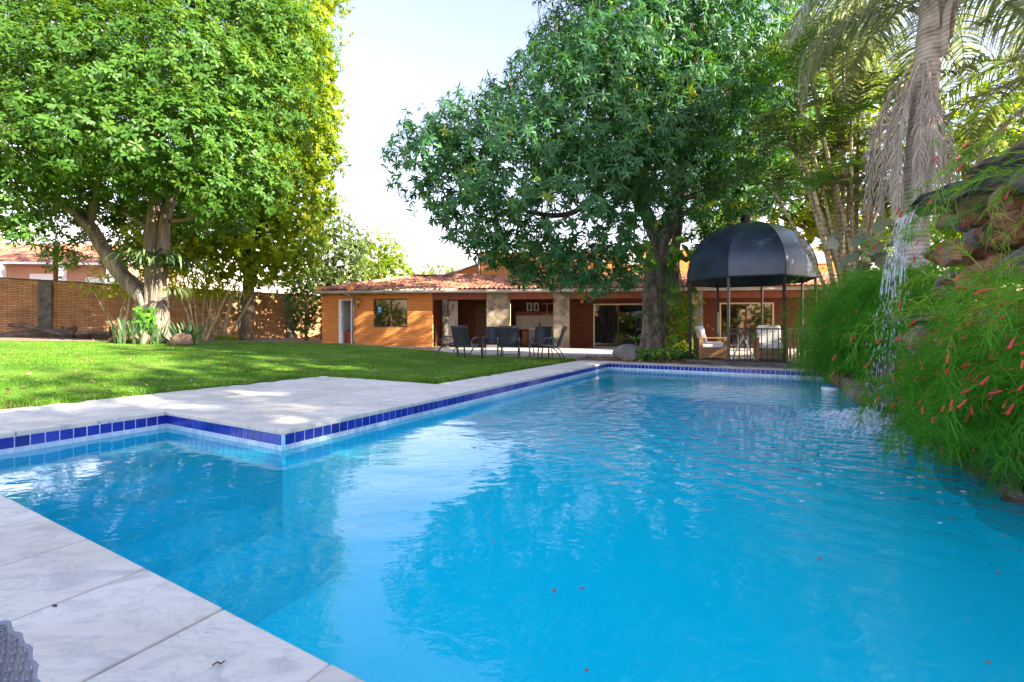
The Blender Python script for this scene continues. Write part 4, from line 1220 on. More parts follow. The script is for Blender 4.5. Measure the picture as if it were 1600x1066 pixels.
ep = thing('hanging_cactus', 'grey green hanging strands of an epiphyte on the right side of the mango trunk', 'plant', at(1042, 425, 13.75))
mb = MB()
for i in range(70):
    x = random.gauss(.12, .17); y = -.05 - random.random() * .16; z0 = random.uniform(-.2, .25); l = random.uniform(.6, 1.6)
    mb.tube(smooth([(x * .4, 0, z0), (x * .8, y, z0 - .1 * l), (x + random.gauss(0, .05), y, z0 - .55 * l), (x + random.gauss(0, .08), y * .9, z0 - l)], 4), [.012] * 13, 4, rnd=random.random(), flat=.4)
mb.build('strands', M['strap_leaf'], ep, True)
ep2 = thing('air_plant', 'small grey grassy tuft hanging on the left side of the mango trunk', 'plant', at(1006, 490, 13.75))
strap_plant(ep2, 70, .55, .014, .5, 2.8, M['strap_leaf'], 1.2, .04, 3, R(215))
dr = thing('dracaena', 'small bright green leafy plant on a thin stem left of the mango trunk', 'plant', (at(993, 556, 13.5).x, 13.5, gz(3.6, 13.5)))
mb = MB(); mb.tube([(0, 0, 0), (.02, 0, .35), (.0, 0, .62)], .014, 6); mb.build('stem', M['bark_thin'], dr)
lv = strap_plant(dr, 34, .42, .05, 1.1, 1.5, M['vine_leaf'], PI, .03, 5); lv.location = (0, 0, .52)
sh = thing('leafy_shrub', 'sunlit yellow green shrub at the right foot of the mango trunk', 'shrub', (at(1066, 560, 13.8).x, 13.8, 0))
mb = MB()
for i in range(9):
    a = random.uniform(0, 2 * PI); mb.tube(smooth([(0, 0, 0), (.12 * math.cos(a), .12 * math.sin(a), .5), (.3 * math.cos(a), .25 * math.sin(a), 1.1 + random.random() * .6)], 4), [.012] * 9, 5)
mb.build('stems', M['bark_thin'], sh, True)
n = 900; Pp = np.stack([rng.normal(0, .26, n), rng.normal(0, .2, n), rng.uniform(.05, 1.9, n)], -1)
leaves('foliage', Pp, rng.normal(0, .6, (n, 3)) + np.array([0, -.2, -.3]), rng.normal(0, .4, (n, 3)) + np.array([.2, -.5, .7]), rng.uniform(.08, .15, n), .055, 'oval', M['yellow_leaf'], sh)
gc_ = thing('ground_creeper', 'low round leaved creeper on the soil between mango trunk and gazebo step', 'plant', (at(1050, 562, 12.9).x, 12.9, .02))
n = 520; Pp = np.stack([rng.uniform(-1.0, 1.1, n), rng.normal(0, .22, n), rng.uniform(.02, .22, n) * (1 + .8 * rng.random(n))], -1)
leaves('foliage', Pp, rng.normal(0, .6, (n, 3)), rng.normal(0, .3, (n, 3)) + np.array([0, -.3, 1]), rng.uniform(.06, .13, n), .07, 'heart', M['vine_leaf'], gc_)

def boulder(label, u, v, Y, r, seed, mat=M['grey_rock'], name='boulder', sink=.25, squash=5, sub=3):
    p = at(u, v, Y)
    b = MB(); b.blob((0, 0, r[2] * (1 - sink)), r, sub, .22, 1.1, seed, squash=squash)
    o = b.build(name, mat, None, True)
    o.location = (p.x, p.y, gz(p.x, p.y))
    return tag(o, label, 'rock')
boulder('large smooth grey boulder left of the mango trunk by the pool corner', 982, 560, 13.2, (.44, .32, .27), 4, squash=4)
boulder('flat low stone in front of the mango trunk', 1012, 562, 13.2, (.35, .26, .15), 6)
boulder('small mossy stone at the right foot of the mango trunk', 1060, 562, 13.4, (.28, .22, .16), 9, M['dark_stone'])
# leaf litter on the soil round the mango
poly = [W(12.62, -4.9), W(12.35, 1.5), (8.6, 11.3), (8, 15), (2.3, 14.6), (1.9, 13.6)]
q = scatter_in(poly, 2600)
lit = leaves('fallen_leaves', np.column_stack([q, ground_z(q[:, 0], q[:, 1]) + rng.uniform(.0, .04, len(q))]), np.column_stack([rng.normal(size=(len(q), 2)), rng.normal(0, .15, len(q))]),
       np.column_stack([rng.normal(0, .3, (len(q), 2)), np.ones(len(q))]), rng.uniform(.06, .16, len(q)), .045, 'lance', M['litter'])
lq3 = np.column_stack([lq, ground_z(lq[:, 0], lq[:, 1]) + .035])
lit2 = leaves('lawn_leaves', lq3, np.column_stack([rng.normal(size=(len(lq), 2)), rng.normal(0, .25, len(lq))]), np.column_stack([rng.normal(0, .4, (len(lq), 2)), np.ones(len(lq))]), rng.uniform(.04, .11, len(lq)), .035, 'oval', M['litter'])
tag(lit2, 'dry fallen leaves lying about on the lawn', 'leaf litter', kind='stuff')
tag(lit, 'dry brown leaves scattered on the soil under the mango tree', 'leaf litter', kind='stuff')

# ------------------------------------------------------------------ big broadleaf tree on the left
TB = at(244, 540, 16.5); TB.z = gz(TB.x, TB.y)
big = thing('broadleaf_tree', 'huge spreading tree with glossy leaves, a ridged grey trunk and a leaning side limb', 'tree', TB)
def tl(u, v, Y=16.5): return loc(at(u, v, Y), TB)
mb = MB()
fluted(mb, [(0, 0, -.3), (0, 0, .1), tl(244, 505), tl(244, 460), tl(245, 420), tl(246, 395)], [.62, .50, .36, .33, .31, .28], 44, 8, .26, 2)
fluted(mb, [tl(240, 415), tl(237, 380), tl(241, 330), tl(244, 270), tl(246, 190, 16.2), tl(255, 80, 16)], [.27, .24, .20, .18, .14, .10], 20, 4, .1, 5)
fluted(mb, [tl(252, 415), tl(256, 380), tl(258, 345), tl(272, 305), tl(300, 240, 16), tl(340, 160, 16)], [.21, .18, .16, .14, .11, .08], 18, 4, .1, 6)
fluted(mb, [tl(240, 505), tl(222, 462), tl(190, 430), tl(165, 395), tl(143, 358), tl(118, 330), tl(88, 312, 16.2), tl(40, 280, 16), tl(-20, 230, 15.6)], [.30, .28, .25, .22, .20, .19, .17, .14, .09], 22, 4, .18, 8)
limb(mb, [tl(143, 358), tl(150, 320), tl(160, 260, 16), tl(170, 180, 15.6)], .14, .05, 8, .2, 1)
limb(mb, [tl(244, 270), tl(190, 200, 16), tl(120, 130, 15.6)], .13, .05, 8, .2, 2)
limb(mb, [tl(258, 345), tl(300, 340, 16), tl(360, 300, 15.8)], .09, .03, 8, .2, 4)
limb(mb, [tl(238, 360), tl(212, 345, 16.2), tl(190, 330, 16)], .08, .03, 8, .1, 7)
mb.build('trunk', M['bark_grey'], big, True)
BL = [(60, 40, 15.5, 2.6), (160, 30, 16, 2.6), (270, 20, 16.5, 2.6), (370, 30, 17, 2.4), (440, 70, 17.5, 1.9), (80, 140, 14.6, 2.2), (190, 130, 14.6, 2.4), (300, 120, 15, 2.3), (390, 150, 16, 2.0),
      (30, 220, 14, 1.9), (120, 215, 13.8, 1.8), (215, 215, 13.8, 1.7), (300, 215, 14.2, 1.7), (375, 235, 15, 1.6), (435, 170, 16.5, 1.6), (15, 300, 14, 1.3), (30, 340, 14.2, .9), (200, 268, 14.4, 1.1), (330, 290, 14.6, 1.2), (400, 290, 15, 1.1),
      (270, 250, 14.4, 1.1), (250, 320, 17.6, 1.2), (170, 290, 17.5, 1.5), (100, 260, 17, 1.8), (355, 340, 16, .8), (95, 400, 17.3, .65), (110, 360, 17.3, .55), (180, 390, 18, .9), (150, 330, 18.2, 1.1), (290, 345, 17.8, .8),
      (-90, 100, 15, 2.6), (-80, 260, 14, 2.0), (100, -80, 16, 2.6), (240, -90, 17, 2.8), (370, -60, 17.5, 2.3), (200, 100, 18.5, 3.0), (320, 120, 19, 2.8), (80, 120, 18, 2.8)]
C, A, I = crown_points(lobes_px(BL), 11.5, .38, .2, .85, 3)
k = 8
P, D, U = whorls(C, A, k, -.2, .6, .25)
n = len(P)
leaves('crown', P - np.array(TB), D, U, rng.uniform(.14, .27, n), rng.uniform(.06, .09, n), 'obov', M['broad_leaf'], big, clump_rnd(len(C), k, .03))
# plants on and around its trunk
fern = thing('nest_fern', 'large tuft of dark arching strap leaves growing on the ridged trunk', 'fern', at(246, 412, 16.0))
strap_plant(fern, 170, 1.25, .085, .9, 2.6, M['strap_leaf'], PI, .55, 11)
fern2 = thing('spider_fern', 'pale narrow leaved tuft hanging at the right side of the ridged trunk', 'fern', at(264, 455, 16.0))
strap_plant(fern2, 90, .9, .028, .5, 2.6, M['palm_leaf'], 1.5, .12, 13, 0)
sn = thing('snake_plants', 'upright grey green snake plants crowded at the foot of the ridged trunk', 'plant', (TB.x, TB.y - .75, TB.z))
strap_plant(sn, 95, .85, .065, 6, .35, M['strap_leaf'], PI, .55, 17)
sn2 = thing('agave', 'spiky blue green rosette right of the ridged trunk', 'plant', (at(290, 535, 16.2).x, 16.2, gz(-11.6, 16.2)))
strap_plant(sn2, 45, .95, .085, 2.2, .5, M['strap_leaf'], PI, .3, 19)
lp = thing('leafy_climber', 'green leaved climber on the lower left side of the ridged trunk', 'plant', (at(228, 537, 15.9).x, 15.9, TB.z))
n = 200; Pp = np.stack([rng.normal(0, .16, n), rng.normal(0, .12, n), rng.uniform(0, 1.3, n)], -1)
leaves('foliage', Pp, rng.normal(0, .5, (n, 3)) + np.array([0, -.3, -.6]), rng.normal(0, .3, (n, 3)) + np.array([0, -1, .5]), rng.uniform(.12, .24, n), .13, 'heart', M['vine_leaf'], lp)
boulder('flat brown stone lying left of the ridged trunk', 190, 540, 15.6, (.45, .34, .22), 21, M['rock'])
boulder('rounded pale stone at the left foot of the ridged trunk', 222, 541, 15.5, (.26, .24, .26), 23, M['rock'])
boulder('wedge shaped pale stone right of the ridged trunk', 286, 541, 15.6, (.42, .30, .24), 25, M['rock'])
# old logs heaped before the wall
LG = [('longest fallen trunk in the log heap before the boundary wall', [(5, 528), (60, 522), (120, 527), (172, 524)], 18.6, .24), ('crooked grey branch lying on top of the log heap', [(12, 508), (45, 510), (70, 517), (110, 524)], 18.3, .09), ('thin forked branch at the right end of the log heap', [(120, 522), (150, 519), (165, 523), (178, 516)], 18.3, .08)]
for lab, pts, Y, r in LG:
    p0 = at(pts[0][0], pts[0][1], Y)
    mb = MB(); S = smooth([Vector(at(u, v, Y)) - p0 + Vector((0, random.uniform(-.2, .2), 0)) for u, v in pts], 6)
    fluted(mb, [tuple(s) for s in S[::3]], np.linspace(r, r * .7, len(S[::3])), 12, 3, .25, r * 40, 3)
    o = mb.build('log', M['log'], None, True); o.location = p0; tag(o, lab, 'log', 'logs heaped before the wall')
mb = MB(); p0 = at(105, 522, 18.4)
for a in range(7): mb.tube(smooth([(0, 0, -.2), (.2 * math.cos(a), .1, .15), (.38 * math.cos(a * 1.3), .1 * math.sin(a), .3 + .1 * math.sin(a * 3))], 4), np.linspace(.12, .03, 9), 8)
o = mb.build('tree_stump', M['log'], None, True); o.location = p0; tag(o, 'upturned root stump standing on the log heap', 'stump')

# ------------------------------------------------------------------ other trees
def tree(name, label, base, lobes, dens, k, L, Wd, leaf, mat, bark, r0, seed, stems=1, group=None, droop=.2, bright=.05, inner=.35):
    B = Vector(base)
    root = thing(name, label, 'tree', B, 0, group)
    LB = lobes_px(lobes)
    mb = MB()
    cen = np.mean([c for c, r in LB], 0) - np.array(B)
    for s in range(stems):
        off = Vector((random.gauss(0, .3), random.gauss(0, .3), 0)) * (stems > 1)
        fluted(mb, [tuple(off + Vector((0, 0, -.3))), tuple(off + Vector((cen[0] * .1, 0, cen[2] * .3))), tuple(Vector(cen) * .62 + off * 1.5), tuple(Vector(cen) + off * 2)], [r0, r0 * .8, r0 * .6, r0 * .35], 12, 3, .12, seed + s)
    for i, (c, r) in enumerate(LB):
        c = c - np.array(B)
        limb(mb, [tuple(cen * .6), tuple(cen * .35 + c * .5 + np.array([0, 0, .2])), tuple(c)], r0 * .4, .02, 7, .2, i)
    mb.build('trunk', bark, root, True)
    C, A, I = crown_points(LB, dens, inner, .22, .9, seed)
    P, D, U = whorls(C, A, k, -.4, .9, droop)
    n = len(P)
    leaves('crown', P - np.array(B), D, U, rng.uniform(L * .75, L * 1.2, n), rng.uniform(Wd * .8, Wd * 1.2, n), leaf, mat, root, clump_rnd(len(C), k, bright))
    return root
def gbase(u, Y): 
    x = (u - 800) / F * Y; return (x, Y, gz(x, Y))
tree('yellow_green_tree', 'tall sunlit yellow green tree with fine leaves right behind the big spreading tree', gbase(385, 22.5),
     [(445, 40, 21, 2.4), (478, 100, 21, 1.4), (482, 175, 21, 1.4), (458, 130, 21.5, 2.2), (455, 220, 21, 2.1), (490, 250, 21, 1.25), (490, 305, 21.5, 1.1), (455, 320, 21.5, 2.0), (420, 300, 21, 2.0), (400, 370, 21, 1.6), (455, 385, 21.5, 1.5),
      (330, 350, 21.5, 1.9), (350, 405, 21, 1.2), (410, 420, 21, .8), (300, 395, 21.5, 1.1), (380, 250, 22, 2.6), (450, -60, 22, 3), (300, 300, 22, 2.0), (430, 160, 23, 3), (270, 370, 22.5, 1.5), (250, 400, 22, 1.2), (225, 360, 22.5, 1.2)],
     11.5, 10, .21, .095, 'oval', M['yellow_leaf'], M['bark_thin'], .32, 31, 1, bright=.1)
tree('olive_green_tree', 'pale olive green bushy tree between yellow green tree and house roof', gbase(505, 27),
     [(500, 395, 26, 1.7), (535, 385, 26.5, 1.35), (515, 350, 26, 1.3), (548, 372, 26.5, 1.0), (545, 420, 26, 1.4), (480, 440, 25, 1.4), (520, 450, 25.5, 1.2), (460, 410, 26, 1.8), (470, 480, 24.6, 1.0)], 13, 9, .16, .07, 'oval', M['olive_leaf'], M['bark_thin'], .2, 33)
tree('rounded_green_tree', 'bright green tree with an airy top behind the left end of the house roof', gbase(585, 31),
     [(575, 415, 30, 1.4), (592, 390, 30, 1.3), (612, 400, 30, 1.0), (610, 420, 30, 1.3), (565, 440, 29, 1.5), (600, 445, 29, 1.5), (630, 430, 30, .8)], 11, 9, .18, .075, 'oval', M['yellow_leaf'], M['bark_thin'], .2, 35, droop=.1)
tree('distant_tree', 'small sunlit tree showing above the house roof ridge', gbase(685, 40),
     [(668, 428, 38, .9), (690, 425, 38, 1.0), (708, 428, 38, .8), (650, 440, 38, 1.0)], 6, 7, .26, .09, 'lance', M['yellow_leaf'], M['bark_thin'], .25, 37)
tree('dark_evergreen_bush', 'dark green bushy tree growing in front of the boundary wall beside the house end', gbase(478, 24),
     [(478, 440, 24.4, .9), (480, 480, 24, .75), (470, 510, 24, .6), (486, 515, 24, .4)], 9, 8, .14, .06, 'oval', M['broad_leaf'], M['bark_thin'], .10, 39, bright=.03)
tree('garden_tree', 'leafy green tree behind the gazebo, its crown backlit yellow', gbase(1345, 19.2),
     [(1120, 330, 18.4, 1.2), (1180, 330, 18.6, 1.0), (1150, 260, 18.5, 1.7), (1220, 230, 18.5, 1.8), (1260, 310, 18.4, 1.0), (1290, 170, 18.6, 1.8), (1200, 120, 19, 2.2), (1280, 60, 19, 2.2), (1350, 230, 18.8, 1.6), (1340, 130, 19, 1.8), (1310, 300, 18, 1.1), (1360, 320, 17.5, 1.0), (1235, 320, 18, .8), (1290, 362, 18, .8), (1330, 372, 18, .8), (1255, 350, 18.2, .7), (1375, 380, 17.8, .8), (1240, 270, 18, 1.1), (1290, 250, 17.6, 1.2)],
     9, 9, .19, .085, 'oval', M['yellow_leaf'], M['bark_thin'], .25, 41, bright=.1)
tree('backlit_tree', 'glowing yellow green tree behind the palm trunk at the right', gbase(1500, 16),
     [(1500, 220, 15.5, 1.4), (1540, 170, 15.5, 1.5), (1560, 260, 15.2, 1.2), (1480, 290, 15.4, 1.0), (1600, 210, 15.5, 1.6), (1440, 330, 15, .9), (1400, 370, 15, .9), (1530, 330, 15, 1.2), (1620, 300, 15, 1.4)],
     9, 9, .18, .08, 'oval', M['yellow_leaf'], M['bark_thin'], .18, 43, bright=.15)

# unseen trees added right of the viewpoint to shade pool, deck and lawn
def added_tree(label, x, y, r, h, seed, dens=3.0):
    B = Vector((x, y, 0)); r_ = random.Random(seed)
    root = thing('added_shade_tree', label, 'tree', B, 0, 'unseen shade trees added round the viewpoint')
    LB = [(np.array([x + r_.uniform(-.75, .75) * r, y + r_.uniform(-.75, .75) * r, h * r_.uniform(.42, .86)]), r * r_.uniform(.44, .62)) for _ in range(12)]
    mb = MB(); fluted(mb, [(0, 0, -.3), (.1, 0, h * .3), (0, .1, h * .75)], [.32, .24, .12], 14, 4, .12, seed)
    for i, (c, q) in enumerate(LB): limb(mb, [(.05, .05, h * .35), tuple((c - np.array(B)) * .6 + np.array([0, 0, h * .1])), tuple(c - np.array(B))], .11, .03, 7, .15, i)
    mb.build('trunk', M['bark_thin'], root, True)
    C, A, I = crown_points(LB, dens, .4, .2, .85, seed)
    P, D, U = whorls(C, A, 8, -.3, .8, .25); n = len(P)
    leaves('crown', P - np.array(B), D, U, rng.uniform(.24, .38, n), rng.uniform(.10, .14, n), 'obov', M['broad_leaf'], root, clump_rnd(len(C), 8, .03))
for lab, x, y, r, h, dens in (('unseen leafy shade tree added right of the waterfall bank', 13.2, 1.2, 4.0, 9.0, 4.8), ('unseen leafy shade tree added right of the viewpoint', 12.5, -5.2, 4.3, 9.6, 4.6),
                        ('unseen tall leafy shade tree added furthest right of the viewpoint', 20.5, 2.5, 4.8, 12.5, 3.0), ('unseen slender shade tree added between the two rightmost shade trees', 16.0, -4.4, 4.2, 12.5, 5.0), ('tallest of the unseen shade trees added right of the viewpoint, its crown high above the others', 15.5, 2.6, 3.8, 15.5, 3.6)):
    added_tree(lab, x, y, r, h, int(x * 7 + 90), dens)
for i, (x, lab) in enumerate([(-25, 'unseen rounded hedge shrub added behind the viewpoint, farthest left'), (-16, 'unseen broad hedge shrub added behind the viewpoint on the left'), (-8, 'unseen tall hedge shrub added behind the viewpoint left of the middle'), (0, 'unseen middle hedge shrub added straight behind the viewpoint'), (8, 'unseen hedge shrub added behind the viewpoint right of the middle'), (16, 'unseen broad hedge shrub added behind the viewpoint on the right'), (24, 'unseen hedge shrub added behind the viewpoint, farthest right')]):
    y = -12 + 2 * math.sin(i * 2.3); B = Vector((x, y, 0)); root = thing('added_hedge_shrub', lab, 'shrub', B, 0, 'unseen hedge shrubs added behind the viewpoint')  # unseen shrubs added for the window panes to reflect
    LB = [(np.array([x + random.uniform(-3.4, 3.4), y + random.uniform(-1, 1), random.uniform(.8, 3.6)]), random.uniform(1.3, 2.0)) for _ in range(9)]
    mb = MB()
    for c, q in LB: limb(mb, [(0, 0, -.2), tuple((c - np.array(B)) * .5), tuple(c - np.array(B))], .09, .02, 6, .1, i)
    mb.build('stems', M['bark_thin'], root, True)
    C, A, I = crown_points(LB, 4, .3, .2, .85, i + 70); P, D, U = whorls(C, A, 8, -.3, .8, .2); n = len(P)
    leaves('foliage', P - np.array(B), D, U, rng.uniform(.22, .34, n), rng.uniform(.09, .13, n), 'oval', M['broad_leaf'] if i % 2 else M['yellow_leaf'], root, clump_rnd(len(C), 8, .03))
tree('garden_tree', 'low leafy tree filling the gap between palm trunk and rock wall', gbase(1500, 13),
     [(1440, 420, 12.5, .8), (1400, 430, 12.8, .7), (1500, 400, 12.5, 1.0), (1560, 360, 12.5, 1.2), (1480, 340, 12.8, .9), (1620, 380, 12.5, 1.2), (1530, 460, 12.2, .9), (1450, 480, 12.2, .7)],
     9, 9, .2, .09, 'oval', M['yellow_leaf'], M['bark_thin'], .12, 47, bright=.1)

# clumps of slender canes before the boundary wall
def cane_clump(label, u, Y, n, h, sp, seed):
    B = gbase(u, Y)
    r_ = random.Random(seed)
    root = thing('cane_clump', label, 'plant', B, 0, 'cane clumps before the boundary wall')
    for i in range(n):
        a = (i / max(1, n - 1) - .5) * 2
        dx = a * sp + r_.gauss(0, .12); hh = h * r_.uniform(.75, 1.1)
        mb = MB(); S = smooth([(a * .25, r_.gauss(0, .12), -.1), (a * .25 + dx * .4, r_.gauss(0, .1), hh * .45), (a * .25 + dx, r_.gauss(0, .2), hh)], 5)
        mb.tube(S, np.linspace(.062, .035, len(S)) * r_.uniform(.7, 1.2), 7); mb.build('cane', M['cane'], root, True)
    n_ = 420
    Pp = np.stack([rng.normal(0, sp * .9, n_), rng.normal(0, .4, n_), h * rng.uniform(.75, 1.2, n_)], -1)
    leaves('foliage', Pp, rng.normal(0, .6, (n_, 3)) + np.array([0, 0, -.5]), rng.normal(0, .4, (n_, 3)) + np.array([0, -.4, .8]), rng.uniform(.25, .45, n_), .06, 'lance', M['yellow_leaf'], root)
cane_clump('cane clump left of the ridged trunk, its stems leaning apart before the wall', 196, 19.2, 5, 2.4, 1.0, 3)
cane_clump('cane clump right of the ridged trunk with thick pale stems', 312, 20.8, 6, 2.7, .9, 5)
cane_clump('cane clump spreading like a fan before the dark wall post', 345, 21.5, 7, 2.6, 1.2, 8)
for u, Y, lab in ((204, 18.6, 'low yellow green plant at the foot of the left cane clump'), (355, 21, 'low yellow green plant at the foot of the fan shaped cane clump')):
    b = gbase(u, Y); t = thing('ground_plant', lab, 'plant', b); strap_plant(t, 60, .55, .06, 1.5, 1.8, M['yellow_leaf'], PI, .35, int(u))

# ------------------------------------------------------------------ palms
def frond_arrays(az, pitch, length, droop, nl, ll, hang, lw, roll=.35, side=1.0, seed=0, base_gap=.12):
    """feather frond: arched rachis with leaflets on both sides; returns rachis points and leaflet strips"""
    r_ = np.random.default_rng(seed)
    m = 16
    d = np.array([math.cos(az), math.sin(az), 0.])
    p = np.zeros(3); pts = [p.copy()]; th = pitch; tang = []
    for i in range(m):
        t = (i + .5) / m
        v = d * math.cos(th) + np.array([0, 0, math.sin(th)])
        p = p + v * length / m; pts.append(p.copy()); tang.append(v)
        th = max(th - droop / m * (.4 + 1.2 * t), -1.52)
    pts = np.array(pts); tang = np.array(tang + [tang[-1]])
    V, Qd, rn = [], [], []
    s = np.array([-d[1], d[0], 0])
    for j in range(nl):
        t = base_gap + (1 - base_gap) * (j + r_.random()) / nl
        x = t * m; i = min(int(x), m - 1); f = x - i
        P0 = pts[i] * (1 - f) + pts[i + 1] * f; T = tang[i]
        for sg in (-1, 1):
            L_ = ll * (math.sin(PI * (.12 + .85 * t)) ** .6) * r_.uniform(.75, 1.15)
            upv = np.cross(T, s) ; upv = upv if upv[2] > 0 else -upv
            dv = s * sg * math.cos(roll) * side + T * r_.uniform(.35, .75) + upv * r_.uniform(-.1, .35)
            dv /= np.linalg.norm(dv)
            q = P0.copy(); b = len(V); w = lw * r_.uniform(.7, 1.2)
            ws = np.cross(dv, [0, 0, 1.]) if abs(dv[2]) < .95 else s
            ws = T * .8 + np.array([0, 0, .35]); 
            nseg = 4; c = dv.copy()
            for k in range(nseg + 1):
                u = k / nseg
                wd = w * (1 - u ** 2) * .5 + .001
                wdir = np.cross(c, np.cross(T, c)); wdir /= np.linalg.norm(wdir) + 1e-6
                V.append(q - wdir * wd); V.append(q + wdir * wd)
                q = q + c * L_ / nseg
                c = c + np.array([0, 0, -hang * r_.uniform(.6, 1.3) * (0.5 + u)]); c /= np.linalg.norm(c)
            for k in range(nseg): Qd.append((b + 2 * k, b + 2 * k + 1, b + 2 * k + 3, b + 2 * k + 2))
            rr = float(np.clip(r_.normal(.5, .2), 0, 1)); rn += [rr] * (2 * nseg + 2)
    return pts, np.array(V), np.array(Qd), np.array(rn)

def frond(root, origin, az, pitch, length, droop, nl, ll, hang, lw, mat, rmat, name='frond', rr=.02, seed=0, side=1.0):
    pts, V, Qd, rn = frond_arrays(az, pitch, length, droop, nl, ll, hang, lw, seed=seed, side=side)
    Vr, Fr = tube_arrays(pts, np.linspace(rr, rr * .25, len(pts)), 5)
    nV = len(V)
    Fq = [tuple(i + nV for i in f) for f in Fr if len(f) == 4]
    V = np.vstack([V, Vr]) + np.array(origin)
    return mesh_np(name, V, [], np.vstack([Qd, np.array(Fq)]), mat, root, np.concatenate([rn, np.full(len(Vr), .75)]))

PB = Vector((7.35, 8.15, 0))
palm = thing('queen_palm', 'tall palm with grey ringed trunk and drooping grey green fronds behind the rock waterfall', 'palm', PB)
mb = MB()
S = smooth([(-.25, 0, -.2), (-.20, 0, 1.5), (-.12, 0, 3.2), (.05, 0, 5.3), (.22, 0, 6.85)], 8)
mb.tube(S, np.interp(S[:, 2], [0, 1.5, 4, 6.85], [.27, .23, .20, .19]), 20); mb.build('trunk', M['palm_bark'], palm, True)
top = np.array([.22, 0, 6.8])
for i in range(7):                               # old grey leaf bases peeling from the trunk
    a = -2.4 + i * .62; z = random.uniform(-.9, .1)
    mb = MB(); c, s = math.cos(a), math.sin(a)
    P = [top + np.array([c * .16, s * .16, z - .3]), top + np.array([c * .26, s * .26, z + .25]), top + np.array([c * .42, s * .42, z + .55]), top + np.array([c * .8, s * .8, z + .85])]
    mb.tube(smooth(P, 4), np.linspace(.13, .035, 13), 8, flat=.35); mb.build('leaf_base', M['palm_bark'], palm, True)
for i in range(17):
    az = i * 2.399 + .3; lay = i / 17
    frond(palm, top + np.array([0, 0, .2 * (1 - lay)]), az, 1.15 - 1.1 * lay, random.uniform(2.7, 3.4), 2.3, 74, 1.0, .85, .036, M['blue_palm'], None, seed=i)
for i, (az, l) in enumerate([(3.4, 2.6), (3.9, 2.9), (4.4, 2.4), (2.9, 2.7), (3.6, 3.0), (4.1, 3.1), (3.2, 2.6)]):
    frond(palm, (.05 + .2 * math.cos(az), .2 * math.sin(az), random.uniform(4.9, 6.0)), az, -.95 - .2 * random.random(), l, 1.1, 110, .5, 1.3, .013, M['dead_leaf'], None, 'dead_frond', seed=50 + i, side=.22)

PB2 = Vector((11.2, 9.2, 0))
palm2 = thing('queen_palm', 'second palm at the right edge with a brown skirt of dead fronds', 'palm', PB2)
mb = MB(); S = smooth([(0, 0, -.2), (.05, 0, 3), (0, 0, 5.9)], 8); mb.tube(S, np.linspace(.26, .19, len(S)), 18); mb.build('trunk', M['palm_bark'], palm2, True)
for i in range(15):
    frond(palm2, (0, 0, 6.1), i * 2.399 + 1.0, 1.0 - 1.1 * i / 15, random.uniform(2.6, 3.3), 2.0, 56, .8, .5, .034, M['palm_leaf'], None, seed=100 + i)
for i in range(6):
    az = 2.2 + i * .6
    frond(palm2, (.2 * math.cos(az), .2 * math.sin(az), random.uniform(4.9, 5.8)), az, -.6, random.uniform(1.8, 2.6), 1.1, 60, .65, .9, .02, M['dead_leaf'], None, 'dead_frond', seed=130 + i, side=.35)

PC = Vector((7.75, 10.3, 0))
cp_ = thing('cane_palm', 'clump of slender ringed palm stems fanning out right of the gazebo', 'palm', PC)
tips = [(1232, 205, 10.6), (1244, 140, 10.2), (1262, 95, 10.8), (1287, 215, 10.0), (1300, 120, 10.6), (1318, 60, 10.5), (1330, 190, 10.0), (1345, 110, 11), (1362, 230, 10.2), (1380, 170, 10.6), (1272, 300, 9.8), (1395, 280, 10.4), (1410, 130, 11.2), (1210, 300, 10.8), (1350, 290, 9.9), (1372, 320, 10.1), (1388, 340, 10.4), (1300, 260, 10.9), (1325, 300, 11.0), (1255, 250, 10.3)]
for i, (u, v, Y) in enumerate(tips):
    t = np.array(at(u, v, Y) - PC); b = np.array([(i % 5 - 2) * .13 + random.gauss(0, .05), (i // 5 - 1) * .14, -.1])
    b[0] += .04 * t[0]
    mid = b * .55 + t * .45 + np.array([-.10 * np.sign(t[0] + .1) * 0 - .12 * t[0], 0, .12])
    mb = MB(); S = smooth([b, mid, t], 8); mb.tube(S, np.linspace(.052, .030, len(S)) * random.uniform(.85, 1.2), 8)
    stem = mb.build('stem', M['cane'], cp_, True)
    nf = 5
    a0 = random.random() * 6
    for k in range(nf):
        frond(stem, t, a0 + k * 2 * PI / nf + random.gauss(0, .2), random.uniform(.5, 1.25), random.uniform(1.1, 1.6), 1.7, 26, .42, .22, .034, M['vine_leaf'] if i in (1, 3, 10) else M['palm_leaf'], None, seed=200 + i * 7 + k, rr=.012)
pl = thing('philodendron', 'cluster of broad blue green leaves under the dead palm fronds beside the waterfall', 'plant', at(1372, 470, 8.4))
n = 60; Pp = np.stack([rng.normal(0, .28, n), rng.normal(0, .2, n), rng.uniform(.3, 1.35, n)], -1)
leaves('foliage', Pp, rng.normal(0, .7, (n, 3)) + np.array([-.2, -.4, -.2]), rng.normal(0, .25, (n, 3)) + np.array([0, -.4, .9]), rng.uniform(.22, .38, n), .2, 'heart', M['blue_palm'], pl)
br = thing('bromeliad', 'orange leaved plant between gazebo post and coral plants', 'plant', (at(1284, 500, 10.2).x, 10.2, .25))
strap_plant(br, 40, .55, .06, 1.2, 1.4, M['litter'], PI, .05, 61)
mb = MB(); mb.lathe([(0, -.3), (.14, -.3), (.18, .02), (.19, .02), (.19, .06), (.15, .06), (.14, 0), (0, 0)], 16); mb.build('pot', M['dark_stone'], br, True)

